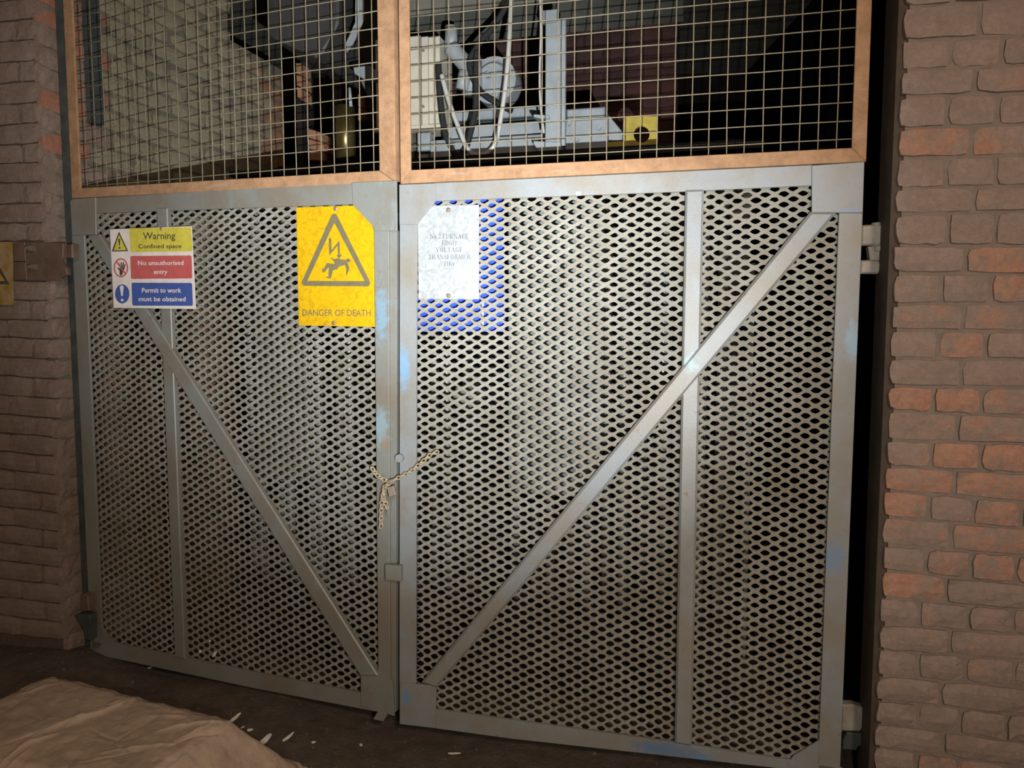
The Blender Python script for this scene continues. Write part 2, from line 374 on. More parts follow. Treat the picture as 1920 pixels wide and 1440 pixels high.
def pw(k, u):
    u = max(u, PU0 - .30)
    a = PW.hit(0, LY[k][0]); b = PW.hit(90, LY[k][1]); return a.z + (b.z - a.z) * (u - a.x) / (b.x - a.x)
for k in range(len(LY) - 1):
    u = PU0; hdr = k % 2
    us = [u]; step = .105 if hdr else .215
    us.append(u - (.22 if hdr else .105) * random.uniform(.95, 1.05))
    while us[-1] > PU0 - 1.6: us.append(us[-1] - (.22 if not hdr else .22) * random.uniform(.97, 1.03))
    for i in range(len(us) - 1):
        u1, u0 = us[i], us[i + 1]
        q = [PW.W(u0, 0, pw(k + 1, u0)), PW.W(u1, 0, pw(k + 1, u1)), PW.W(u1, 0, pw(k, u1)), PW.W(u0, 0, pw(k, u0))]
        brick(cut(q, 0, .0030), -PW.n, BR_L, wall_l, jit=.0008, bare=random.uniform(.02, .22) + (.10 if 600 < LY[k][0] < 900 else 0), depth=.05)
# reveal and the chamber's left wall (one plane), normal = PW.d
class RevealPlane:
    def W(s, t, w, off=0.0): return PW.W(PU0 + off, t, w)
RV = RevealPlane()
def rv_t(x, y, off=0.0):
    """distance into the chamber at which the ray of pixel (x, y) meets the reveal plane"""
    r = ray(x, y); p = PW.W(PU0 + off, 0, 0); t = (p - CAM).dot(PW.d) / r.dot(PW.d); q = CAM + r * t
    return (q - p).dot(PW.n), q.z
tE, zE = rv_t(531, 132); tC, zC = rv_t(430, 78); TEND = tE
wi = MB(); wi.box(PW.W(PU0 - .30, .03, -.05), PW.d * .2955, PW.n * (tC - .03), (0, 0, 3.6))
wi.box(PW.W(PU0 - .30, tC, -.05), PW.d * .2955, PW.n * (TEND - tC - .012), (0, 0, zE + .05))
wall_i = tag(wi.build('wall_inner', MO_I, loc=PW.W(PU0, 0, 0)), kind='structure', label='whitewashed brick side wall running back behind the left leaf')
kk = 0; z = .08
while z < 3.5:
    h = .075; t = 0.0; first = True; hd = kk % 2
    while t < TEND - .03:
        L = (.105 if hd else .215) if first else .2225
        L *= random.uniform(.98, 1.02); first = False; t1 = min(t + L, TEND)
        tm = (t + t1) / 2
        if tm < tC or z + h < zE + .02:
            q = [RV.W(t, z), RV.W(t1, z), RV.W(t1, z + h), RV.W(t, z + h)]; pr = random.uniform(-.002, .004); q = [p + PW.d * pr for p in q]
            zz = z + h / 2
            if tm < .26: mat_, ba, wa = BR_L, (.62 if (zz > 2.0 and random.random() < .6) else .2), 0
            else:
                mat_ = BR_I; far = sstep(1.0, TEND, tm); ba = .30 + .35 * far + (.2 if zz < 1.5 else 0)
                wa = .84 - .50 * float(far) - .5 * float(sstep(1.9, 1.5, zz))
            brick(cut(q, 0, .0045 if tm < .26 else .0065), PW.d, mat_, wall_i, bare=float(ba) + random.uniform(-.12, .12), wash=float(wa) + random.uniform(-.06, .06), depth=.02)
        t = t1
    z += h; kk += 1
# steel stop post standing against the reveal
pp = [LL.at(x, y, .045) for x, y in ((110, 20), (122, 20), (165, 1150), (154, 1150))]
pu0 = LL.hit(132, 620, .004).x; pu1 = LL.hit(142, 620, .004).x
pb = MB(); pb.box(LL.W(pu0, .004, .13), LL.d * (pu1 - pu0), LL.n * .05, (0, 0, 3.0))
tq0, tq1 = rv_t(157, 120)[0], rv_t(178, 120)[0]; zq = rv_t(168, 232)[1]
db = MB(); db.box(PW.W(PU0 + .002, tq0, zq), PW.d * .03, PW.n * (tq1 - tq0), (0, 0, 1.6))
tag(db.build('trim_4', POSTM), kind='structure', label='dark upright fixed on the inner side wall high behind the left leaf')
tag(pb.build('trim_2', POSTM), kind='structure', label='dark bluish flat steel post beside the left leaf')

# far wall, ceiling lintel and chamber roof
IN = Plane(P0, 14.0)
bk = Plane(P0, 14.0); VB = 2.35
uL = IN.hit(828, 300, VB).x; uR = IN.hit(1272, 100, VB).x
wb = MB(); wb.box(IN.W(uL, VB + .01, -.05), IN.d * (uR - uL), IN.n * .15, (0, 0, 4.0))
wall_b = tag(wb.build('wall_back', MO_B, loc=IN.W(uL, VB, 0)), kind='structure', label='dim red brick wall at the back of the chamber')
zb = 1.85; kk = 0
while zb < 3.6:
    u = uL - (.11 if kk % 2 else 0)
    while u < uR:
        u0, u1 = max(u, uL), min(u + .225, uR)
        if u1 - u0 > .03:
            q = [IN.W(u0, VB, zb), IN.W(u1, VB, zb), IN.W(u1, VB, zb + .075), IN.W(u0, VB, zb + .075)]
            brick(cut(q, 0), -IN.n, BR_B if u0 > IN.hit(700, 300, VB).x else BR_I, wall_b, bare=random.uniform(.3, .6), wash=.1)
        u += .225
    zb += .075; kk += 1
cb = MB(); cb.box((-3.0, 1.75, 3.62), (5.2, 0, 0), (0, 5.1, 0), (0, 0, .12))
tag(cb.build('ceiling', CONC), kind='structure', label='concrete roof of the chamber')

UNLIT = plain('unlit black wall', (30, 26, 24), .95, 0, .2, 8, spec=.1)  # the chamber's unlit darkness put into the wall colour
sh = MB(); sh.box((2.05, 1.55, -.1), (.12, 0, 0), (0, 5.3, 0), (0, 0, 3.75)); tag(sh.build('wall_chamber', UNLIT), kind='structure', label='side wall at the right of the chamber, coloured unlit black')
sh = MB(); sh.box((-3.0, 6.7, -.1), (5.1, 0, 0), (0, .12, 0), (0, 0, 3.75)); tag(sh.build('wall_rear', UNLIT), kind='structure', label='rear wall of the chamber, coloured unlit black')
sh = MB(); sh.box((-3.0, 4.2, -.1), (.12, 0, 0), (0, 2.5, 0), (0, 0, 3.75)); tag(sh.build('wall_far', UNLIT), kind='structure', label='far left wall of the chamber, coloured unlit black')
# ---------------------------------------------------------------- gate leaves
def gate_leaf(pl, label, group):
    return thing('gate_leaf', label, 'gate', pl.p0, pl.yaw, group)
def pq(pl, root, name, pts, v0, v1, mat, bev=.0015, label=None):
    """plate or bar: outline in photograph pixels on the leaf's plane, from depth v0 back to v1"""
    mb = MB(); mb.prism([pl.at(x, y, v0) for x, y in pts], pl.n * (v1 - v0), bev); return mb.build(name, mat, root, label=label)
GL = gate_leaf(LL, 'left gate leaf, dusty grey steel frame with expanded metal below and rusty wire grid above', None)
GR = gate_leaf(LR, 'right gate leaf, pale grey steel frame with expanded metal below and rusty wire grid above', None)
# left leaf, lower frame
pq(LL, GL, 'stile', [(135, 440), (158, 440), (190, 1170), (190, 1212), (172, 1226)], -.002, .006, PL)
mb = MB(); mb.prism([LL.at(x, y, .0) for x, y in [(132, 376), (135, 375), (172.5, 1225), (171, 1226)]], LL.n * .045); mb.build('stile_flange', PL, GL)
pq(LL, GL, 'corner_plate', [(131, 378), (134, 373), (179, 370), (180, 440), (135, 441)], -.007, .0, PL)
pq(LL, GL, 'top_rail', [(175, 371), (662, 341), (662, 383), (178, 400)], -.002, .006, PL)
pq(LL, GL, 'corner_plate', [(659, 342), (743, 338), (744, 433), (701, 433), (700, 424), (661, 384)], -.007, .0, PL)
pq(LL, GL, 'stile', [(701, 432), (729, 432), (731, 1280), (709, 1268)], -.002, .006, PL)
pq(LL, GL, 'edge_strip', [(729, 432), (743.5, 432), (742, 1335), (731, 1335)], .008, .030, PL)
pq(LL, GL, 'mullion', [(293, 390), (313, 390), (346, 1237), (327, 1232)], -.010, .008, PL, .003)
pq(LL, GL, 'brace', [(163, 441), (186, 439), (709, 1268), (675, 1268)], -.014, .006, PL, .004)
pq(LL, GL, 'bottom_rail', [(172, 1198), (215, 1206), (345, 1232), (477, 1260), (680, 1300), (738, 1308), (738, 1341), (480, 1291), (172, 1226)], -.002, .006, PL)
pq(LL, GL, 'corner_gusset', [(186, 1150), (190, 1172), (198, 1192), (214, 1206), (230, 1212), (176, 1204), (178, 1160)], -.003, .003, PL)
pq(LL, GL, 'corner_plate', [(676, 1262), (709, 1267), (735, 1276), (739, 1343), (676, 1324)], -.007, .0, PL)
pq(LL, GL, 'foot_tab', [(708, 1334), (727, 1338), (718, 1353), (699, 1349)], -.012, .02, PL)
# right leaf, lower frame
pq(LR, GR, 'corner_plate', [(748, 346), (817, 343), (817, 376), (786, 414), (782, 421), (748.5, 421)], -.007, .0, PR)
pq(LR, GR, 'top_rail', [(812, 343), (1523, 309), (1523, 348), (1320, 357), (1286, 359), (814, 377)], -.002, .006, PR)
pq(LR, GR, 'corner_plate', [(1522, 310), (1621, 303), (1618, 399), (1522, 399)], -.007, .0, PR)
pq(LR, GR, 'stile', [(749, 420), (782, 420), (781, 720), (780, 1288), (748.5, 1288)], -.002, .006, PR)
pq(LR, GR, 'stile', [(1573, 397), (1618, 398), (1575, 1442), (1572, 1500), (1533, 1500), (1536, 1392)], -.002, .006, PR)
pq(LR, GR, 'mullion', [(1285, 356), (1320, 355), (1297, 1400), (1265, 1395)], -.012, .008, PR, .006)
pq(LR, GR, 'brace', [(1520, 397), (1570, 397), (818, 1291), (789, 1281)], -.018, .006, PR, .007)
pq(LR, GR, 'bottom_rail', [(810, 1329), (960, 1350), (1265, 1392), (1440, 1419), (1580, 1441), (1577, 1455), (1440, 1438), (960, 1385), (749, 1357), (749, 1325)], -.002, .006, PR)
pq(LR, GR, 'corner_plate', [(749, 1281), (818, 1286), (817, 1332), (817, 1366), (749, 1358)], -.007, .0, PR)
pq(LR, GR, 'corner_gusset', [(1537, 1388), (1534, 1450), (1470, 1440), (1488, 1418)], -.003, .003, PR)
# upper rusty angle frames
ZT = 2.62
def up(pl, x0, y0, x1, y1, yt=ZT):
    """pixel line (x0,y0)-(x1,y1) continued up to height ZT, returned as plane coordinates"""
    a = pl.hit(x0, y0); b = pl.hit(x1, y1); t = (ZT - a.z) / (b.z - a.z); return a.x + (b.x - a.x) * t
def lp(pl, root, name, uw, v0, v1, mat, bev=.0015):
    mb = MB(); mb.prism([pl.W(u, v0, w_) for u, w_ in uw], pl.n * (v1 - v0), bev); return mb.build(name, mat, root)
for pl, root, (ox0, ix0, ix1, ox1), bot in (
        (LL, GL, ((134.8, 352), (150.5, 352), (711.5, 320), (742, 339)), [(135, 372), (151, 353), (711.5, 320), (742, 341)]),
        (LR, GR, ((751, 341), (770.5, 318), (1597, 278), (1624, 300)), [(751, 345), (770.5, 319), (1597, 277.5), (1624, 303)])):
    B_ = [pl.hit(*p) for p in bot]
    uo0, ui0, ui1, uo1 = B_[0].x, B_[1].x, B_[2].x, B_[3].x
    lp(pl, root, 'rusty_stile', [(uo0, B_[0].z), (ui0, B_[1].z), (ui0, ZT - .04), (uo0, ZT)], -.001, .006, RUST)
    lp(pl, root, 'rusty_stile', [(ui1, B_[2].z), (uo1, B_[3].z), (uo1, ZT), (ui1, ZT - .04)], -.001, .006, RUST)
    lp(pl, root, 'rusty_rail', [(uo0 + .001, B_[0].z), (uo1 - .001, B_[3].z), (ui1 - .001, B_[2].z), (ui0 + .001, B_[1].z)], -.0025, .006, RUST)
    lp(pl, root, 'rusty_rail', [(uo0, ZT), (uo1, ZT), (ui1, ZT - .04), (ui0, ZT - .04)], -.001, .006, RUST)
    lp(pl, root, 'frame_flange', [(uo0, B_[0].z + .005), (uo0 + .005, B_[0].z + .005), (uo0 + .005, ZT), (uo0, ZT)], .006, .040, RUST)
    lp(pl, root, 'frame_flange', [(uo1 - .005, B_[3].z + .005), (uo1, B_[3].z + .005), (uo1, ZT), (uo1 - .005, ZT)], .006, .040, RUST)
    # welded wire grid, one sheet of crossed wires
    g = MB(); v = .010
    if pl is LR: wk0, dw = 1.9005, .0479; uk0, du = .4093, .04750
    else:
        hs = [pl.hit(538, y).z for y in (14.6, 46.7, 77.3, 108.6, 137.8, 167.7, 196.9)]; dw = (hs[0] - hs[-1]) / 6; wk0 = hs[-1]
        hu = [pl.hit(x, 315).x for x in (482.5, 507.5, 530, 552, 576, 600, 624, 647.5, 672, 697)]; du = (hu[-1] - hu[0]) / 9; uk0 = hu[0]
    k = math.ceil((B_[0].z - wk0) / dw) + (0 if pl is LR else 0)
    zlo = lambda u: B_[1].z + (B_[2].z - B_[1].z) * (u - ui0) / (ui1 - ui0)
    while wk0 + k * dw < ZT - .01:
        z_ = wk0 + k * dw; k += 1
        if z_ < max(zlo(ui0), zlo(ui1)) + .004: continue
        n_ = 10; g.tube([pl.W(ui0 - .008 + (ui1 - ui0 + .016) * i / n_, v, z_ + random.uniform(-.0009, .0009)) for i in range(n_ + 1)], .0016, 6)
    k = math.ceil((ui0 - uk0) / du)
    while uk0 + k * du < ui1:
        u_ = uk0 + k * du; k += 1; zl = zlo(u_) - .008; n_ = 5
        g.tube([pl.W(u_ + random.uniform(-.0010, .0010), v + .0032, zl + (ZT - .03 - zl) * i / n_) for i in range(n_ + 1)], .0016, 6)
    g.build('wire_grid', WIRE, root, smooth=True)

# expanded metal sheets: every strand is real, tilted and knuckled
def expanded(pl, root, u0, u1, w0, w1, c0, lwd, swd, v, seed):
    r = np.random.default_rng(seed); K = .0014; th = .0022
    outer = np.array([(.5, 0), (.25, .25), (0, .5), (-.25, .25), (-.5, 0), (-.25, -.25), (0, -.5), (.25, -.25)])
    inner = np.array([(.295, 0), (.155, .195), (0, .282), (-.155, .195), (-.295, 0), (-.155, -.195), (0, -.282), (.155, -.195)])
    ky = np.array([0, 1, 1.2, 1, 0, -1, -1.2, -1]) * K
    i0 = math.floor((u0 - c0[0]) / lwd) - 1; i1 = math.ceil((u1 - c0[0]) / lwd) + 1
    j0 = math.floor((w0 - c0[1]) / (swd / 2)); j1 = math.ceil((w1 - c0[1]) / (swd / 2))
    cs = [(c0[0] + (i + (.5 if j % 2 else 0)) * lwd, c0[1] + j * swd / 2) for j in range(j0, j1 + 1) for i in range(i0, i1 + 1)]
    cs = np.array([c for c in cs if u0 + .3 * lwd < c[0] < u1 - .3 * lwd and w0 < c[1] < w1])
    n = len(cs); V = np.zeros((n, 24, 3))
    V[:, 0:8, 0] = cs[:, None, 0] + outer[None, :, 0] * lwd; V[:, 0:8, 2] = cs[:, None, 1] + outer[None, :, 1] * swd; V[:, 0:8, 1] = v
    jt = r.normal(0, .012, (n, 8, 2)) * (r.random((n, 1, 1)) ** 2 * 2.4); sc = r.normal(1, .05, (n, 1))
    V[:, 8:16, 0] = cs[:, None, 0] + (inner[None, :, 0] * sc + jt[:, :, 0]) * lwd; V[:, 8:16, 2] = cs[:, None, 1] + (inner[None, :, 1] * sc + jt[:, :, 1]) * swd
    V[:, 8:16, 1] = v + ky
    V[:, 16:24] = V[:, 8:16]; V[:, 16:24, 1] += th
    # slight waviness of the sheet
    f = []
    for k in range(8): k2 = (k + 1) % 8; f += [(k, k2, 8 + k2, 8 + k), (8 + k, 8 + k2, 16 + k2, 16 + k)]
    f = np.array(f); FF = (f[None] + (np.arange(n) * 24)[:, None, None]).reshape(-1, 4)
    VV = V.reshape(-1, 3); VV[:, 1] += .0015 * np.sin(VV[:, 0] * 7 + seed) * np.sin(VV[:, 2] * 5)
    me = bpy.data.meshes.new('expanded_metal'); me.vertices.add(len(VV)); me.vertices.foreach_set('co', VV.ravel().astype(np.float32))
    me.loops.add(FF.size); me.loops.foreach_set('vertex_index', FF.ravel().astype(np.int32)); me.polygons.add(len(FF))
    me.polygons.foreach_set('loop_start', np.arange(0, FF.size, 4, dtype=np.int32)); me.polygons.foreach_set('loop_total', np.full(len(FF), 4, dtype=np.int32))
    me.update(calc_edges=True); me.validate(); me.materials.append(SHEET)
    for p in me.polygons: p.use_smooth = False
    o = bpy.data.objects.new('expanded_metal', me); COL.objects.link(o); o.parent = root; return o
VS = .013
h = LR.hit(1135, 525, VS); expanded(LR, GR, LR.hit(765, 720).x, LR.hit(1590, 720).x, .135, 1.83, (h.x, h.z), .0488, .0284, VS, 1)
h = LL.hit(562.5, 944.4, VS)
expanded(LL, GL, LL.hit(158, 720).x, LL.hit(722, 720).x, .145, 1.825, (h.x, h.z), .0488, .0284, VS, 2)

# hinges on the right leaf and the left leaf
def hinge_right(y0):
    s = (lambda x, y: (x - (0 if y0 == 0 else 32), y + y0)) if y0 else (lambda x, y: (x, y))
    pq(LR, GR, 'hinge_eye', [s(1616, 422), s(1650, 420), s(1662, 424), s(1661, 452), s(1655, 459), s(1615, 460)], .006, .030, HINGE, .004)
    mb = MB(); mb.tube([LR.at(*s(1643, 418), .018), LR.at(*s(1643, 470), .018)], .012, 12); mb.build('hinge_pin', HINGE, GR, smooth=False)
hinge_right(0)
pq(LR, GR, 'hinge_strap', [(1614, 488), (1648, 487), (1652, 494), (1651, 508), (1646, 513), (1613, 513)], .006, .030, HINGE, .004)
hk = thing('hinge_bracket', 'pale painted hinge pin bracket let into the right wall near the top of the gate', 'hinge', RW.W(RU0, .05, LR.hit(1640, 480).z), 12.9)
pq(LR, hk, 'pin_block', [(1628, 462), (1652, 459), (1652, 486), (1648, 492), (1632, 492)], .010, .040, HINGE, .003)
pq(LR, hk, 'spigot', [(1640, 460), (1671, 456), (1671, 468), (1655, 471), (1640, 471)], .002, .045, HINGE, .003)
pq(LR, GR, 'hinge_eye', [(1578, 1322), (1600, 1322), (1618, 1328), (1622, 1340), (1620, 1366), (1612, 1373), (1577, 1372)], .006, .034, HINGE, .005)
hk2 = thing('hinge_bracket', 'grey hinge pin bracket on the right wall near the foot of the gate', 'hinge', RW.W(RU0, .05, LR.hit(1600, 1400).z), 12.9)
pq(LR, hk2, 'pin_block', [(1588, 1374), (1634, 1378), (1634, 1396), (1608, 1396), (1606, 1408), (1580, 1406), (1580, 1390)], .008, .045, POSTM, .003)
# left: bolted bracket plate on the pier with hinge block
hb = thing('hinge_bracket', 'brown painted hinge plate with two bolts on the left pier', 'hinge', PW.W(PU0 - .1, 0, PW.hit(80, 525).z), 16)
def pwq(root, name, pts, v0, v1, mat, bev=.002):
    mb = MB(); mb.prism([PW.at(x, y, v0) for x, y in pts], PW.n * (v1 - v0), bev); return mb.build(name, mat, root)
pwq(hb, 'plate', [(47, 453), (118, 456), (118, 481), (114, 490), (124, 503), (126, 515), (112, 520), (116, 526), (50, 526)], -.014, .002, PLATEM)
pwq(hb, 'side_strip', [(23, 456), (46, 454), (48, 490), (25, 490)], -.008, .002, PLATEM)
pwq(hb, 'side_strip', [(25, 491), (48, 491), (50, 525), (25, 525)], -.008, .002, PLATEM)
for x, y in ((63, 466), (67, 501)):
    a = PW.at(x, y, -.014); mb = MB(); mb.tube([a, a - PW.n * .016], .011, 6); b = mb.build('bolt_head', BOLT, hb)
    mb = MB(); mb.tube([a - PW.n * .015, a - PW.n * .030], .006, 8); mb.build('bolt_shank', BOLT, b)
pq(LL, GL, 'hinge_eye', [(121, 459), (135, 457), (136, 484), (121, 483)], -.04, -.012, PLATEM, .003)
pq(LL, GL, 'hinge_eye', [(151, 1117), (156, 1113), (164, 1118), (167, 1146), (153, 1148), (150, 1140)], -.04, -.012, PLATEM, .003)
hb2 = thing('hinge_bracket', 'dark hinge pin bracket at the foot of the left pier', 'hinge', LL.at(155, 1180, .02), 19.57)
pq(LL, hb2, 'pin_bracket', [(138, 1154), (150, 1152), (167, 1153), (168, 1163), (168, 1200), (160, 1198), (156, 1176), (146, 1162)], -.045, -.012, POSTM, .002)

# latch pieces between the two leaves
pq(LR, GR, 'latch_plate', [(721, 1059), (752, 1061), (752, 1091), (722, 1088)], -.022, -.006, PL, .002)
mb = MB(); a = LR.at(749, 859, -.012); mb.tube([a + LR.n * .01, a - LR.n * .004], .013, 14); mb.build('latch_stud', PR, GR)

# ---------------------------------------------------------------- signs
def sgn(pl, root, name, pts, v0, th, mat, label=None):
    mb = MB(); mb.prism([pl.at(x, y, v0) for x, y in pts], pl.n * th); return mb.build(name, mat, root, label=label)
def circ(cx, cy, rx, ry=None, n=28): ry = ry or rx; return [(cx + rx * math.cos(2 * math.pi * i / n), cy + ry * math.sin(2 * math.pi * i / n)) for i in range(n)]
def rrect(x0, y0, x1, y1, r, dx=0, dy=0):
    """rounded rectangle; dx, dy skew it over its height and width like the plate"""
    o = []
    for cx, cy, a in ((x0 + r, y0 + r, 180), (x1 - r, y0 + r, 270), (x1 - r, y1 - r, 0), (x0 + r, y1 - r, 90)):
        for k in range(5): t = math.radians(a + k * 22.5); o.append((cx + r * math.cos(t), cy + r * math.sin(t)))
    return [(x + dx * (y - y0) / (y1 - y0), y + dy * (x - x0) / (x1 - x0)) for x, y in o]
def ring(pl, root, name, out, inn, v0, th, mat):
    A = [pl.at(x, y, v0) for x, y in out]; Bq = [pl.at(x, y, v0) for x, y in inn]; n = len(A); off = pl.n * th
    vs = A + Bq + [p + off for p in A] + [p + off for p in Bq]; fs = []
    for i in range(n): j = (i + 1) % n; fs += [(i, j, n + j, n + i), (i, 2 * n + i, 2 * n + j, j), (n + i, n + j, 3 * n + j, 3 * n + i)]
    return MB().add(vs, fs).build(name, mat, root)
def text(pl, root, s, x0, y0, x1, y1, v, mat, dy=0, off=.012, name='lettering'):
    """words fitted to the pixel box: x0..x1 by cap height y0..y1"""
    cu = bpy.data.curves.new('t', 'FONT'); cu.body = s; cu.size = 1; cu.offset = off; cu.resolution_u = 3
    ob = bpy.data.objects.new('t', cu); COL.objects.link(ob); dg = bpy.context.evaluated_depsgraph_get(); me = bpy.data.meshes.new_from_object(ob.evaluated_get(dg))
    P = [v_.co.copy() for v_ in me.vertices]; fs = [tuple(p.vertices) for p in me.polygons]
    bpy.data.objects.remove(ob); bpy.data.curves.remove(cu); bpy.data.meshes.remove(me)
    mx = min(p.x for p in P); Mx = max(p.x for p in P); cap = .73
    vs = []
    for p in P:
        a = (p.x - mx) / (Mx - mx); x = x0 + (x1 - x0) * a; y = y1 + (y0 - y1) * (p.y / cap) + dy * a; vs.append(pl.at(x, y, v))
    return MB().add(vs, fs).build(name, mat, root)
def strokes(pl, root, lines, v, mat, name, th=.0005):
    """thick pixel polylines [(pts, width)] unified into one flat figure with rounded ends"""
    mb = MB()
    for k, (pts, wd) in enumerate(lines):
        for i in range(len(pts) - 1):
            (ax, ay), (bx, by) = pts[i], pts[i + 1]; wa, wb = (wd if not isinstance(wd, (list, tuple)) else wd[i]), (wd if not isinstance(wd, (list, tuple)) else wd[i + 1])
            L = math.hypot(bx - ax, by - ay) or 1; t = math.atan2(by - ay, bx - ax); o = []
            for q in range(7): an = t + math.pi / 2 + q * math.pi / 6; o.append((ax + math.cos(an) * wa / 2, ay + math.sin(an) * wa / 2))
            for q in range(7): an = t - math.pi / 2 + q * math.pi / 6; o.append((bx + math.cos(an) * wb / 2, by + math.sin(an) * wb / 2))
            mb.prism([pl.at(x, y, v - .00003 * (i + 3 * k)) for x, y in o], pl.n * th)
    return mb.build(name, mat, root)
def screw(pl, root, x, y, v, r=.006):
    a = pl.at(x, y, v); mb = MB(); mb.tube([a + pl.n * .004, a, a - pl.n * .0025], [r, r, r * .6], 10); mb.build('screw', BOLT, root)

# confined space sign
v = -.0195
s1 = thing('warning_sign', 'white three-panel confined space warning sign on the left leaf', 'sign', LL.at(288, 578, v), LL.yaw)
sgn(LL, s1, 'plate', [(206, 430), (359, 424), (367, 579.5), (213, 577)], v, .0022, SIGNW)
sgn(LL, s1, 'yellow_panel', rrect(242, 428, 358, 473, 2, 3, -2), v - .0006, .0006, SYEL)
sgn(LL, s1, 'red_panel', rrect(244, 480, 359, 523, 3, 1.5, -1), v - .0006, .0006, SRED)
sgn(LL, s1, 'blue_panel', rrect(246.5, 530, 360, 573, 3, 1.5, .5), v - .0006, .0006, SBLU)
v2 = v - .0012
text(LL, s1, 'Warning', 268, 435, 328.5, 448.5, v2, SBLK, -.5, .010)
text(LL, s1, 'Confined space', 259.5, 457.5, 340, 465.5, v2, SBLK, -.6, .014)
text(LL, s1, 'No unauthorised', 258.5, 488.5, 344, 497, v2, SIGNW, -.5, .016); text(LL, s1, 'entry', 288.5, 505, 314, 513.5, v2, SIGNW, 0, .016)
text(LL, s1, 'Permit to work', 266, 539.5, 340, 548.5, v2, SIGNW, 0, .018); text(LL, s1, 'must be obtained', 260, 556, 348, 564.5, v2, SIGNW, .3, .018)
ring(LL, s1, 'triangle_border', [(223, 434), (240, 471), (209.5, 471.5)], [(223.2, 439.5), (236.8, 469), (213, 469.5)], v2, .0006, SBLK)
sgn(LL, s1, 'triangle', [(223.2, 439), (237.2, 469.4), (212.6, 469.8)], v - .0006, .0006, SYEL)
strokes(LL, s1, [([(223.5, 449.5), (223.8, 459.5)], [3.6, 1.8]), ([(224, 464.5), (224, 465)], 3.2)], v2, SBLK, 'exclamation_mark')
ring(LL, s1, 'prohibition_ring', circ(226.5, 502, 13.5, 18), circ(226.5, 502, 11.2, 15.4), v2, .0006, SRED)
strokes(LL, s1, [([(226.5, 514), (228.5, 505)], [5, 9]), ([(232.5, 503), (234, 496)], 1.9), ([(230.5, 500), (231, 492.5)], 1.9), ([(228, 500), (227.5, 492.5)], 1.9), ([(225.8, 502), (224, 495)], 1.9), ([(226, 508), (221, 502.5)], 2.2)], v2, SBLK, 'hand_symbol')
strokes(LL, s1, [([(218, 490), (235.5, 514)], 2.6)], v2 - .0012, SRED, 'prohibition_bar')
sgn(LL, s1, 'mandatory_disc', circ(229, 551, 13.3, 18), v - .0006, .0006, SBLU)
strokes(LL, s1, [([(228, 538.5), (228.6, 554)], [7, 2.8]), ([(229, 562.5), (229.2, 562.8)], 5)], v2, SIGNW, 'exclamation_mark')
screw(LL, s1, 302, 429, v - .001, .006)

# danger of death sign
v = .0055
s2 = thing('warning_sign', 'yellow electric shock danger of death sign on the left leaf', 'sign', LL.at(630, 612, v), LL.yaw)
sgn(LL, s2, 'plate', [(555.5, 389), (703, 384), (703.5, 613), (560.5, 610)], v, .002, YEL)
o3 = []
for cx, cy, a0 in ((626.5, 407, 205), (688, 530.5, 325), (572, 529.5, 85)):
    for k in range(7): t = math.radians(a0 + k * 20); o3.append((cx + 6 * math.cos(t), cy + 6.5 * math.sin(t)))
i3 = []
for cx, cy in ((626.8, 418), (684, 527), (575.5, 527)):
    for k in range(7): i3.append((cx + (k - 3) * .12, cy))
ring(LL, s2, 'triangle_border', o3, i3, v - .0006, .0006, OLIV)
text(LL, s2, 'DANGER OF DEATH', 567, 579.5, 695, 592, v - .0008, OLIV, .8, .006)
def z6(pts): return [(480 + x / 4, 360 + y / 4) for x, y in pts]
sgn(LL, s2, 'lightning_bolt', z6([(545, 347), (564, 345), (566, 437), (626, 362), (629, 468), (644, 470), (622, 502), (603, 474), (615, 470), (611, 402), (549, 476)]), v - .0006, .0006, OLIV)
strokes(LL, s2, [(z6([(606, 520), (640, 530), (668, 525)]), [11, 12.5, 9]), (z6([(690, 512), (692, 514)]), 7), (z6([(600, 516), (575, 505), (562, 494)]), [5, 3, 1.8]),
                 (z6([(672, 530), (690, 575), (678, 620)]), [6.5, 5.5, 2]), (z6([(630, 532), (590, 560), (540, 548), (505, 598)]), [11, 9, 7.5, 3.5]), (z6([(498, 572), (503, 600)]), 2),
                 (z6([(600, 560), (562, 575), (553, 640)]), [10, 8.5, 5]), (z6([(556, 642), (532, 640)]), 2.6)], v - .0006, OLIV, 'falling_figure')
screw(LL, s2, 628.5, 391, v - .001, .0075); screw(LL, s2, 625, 605.5, v - .001, .007)

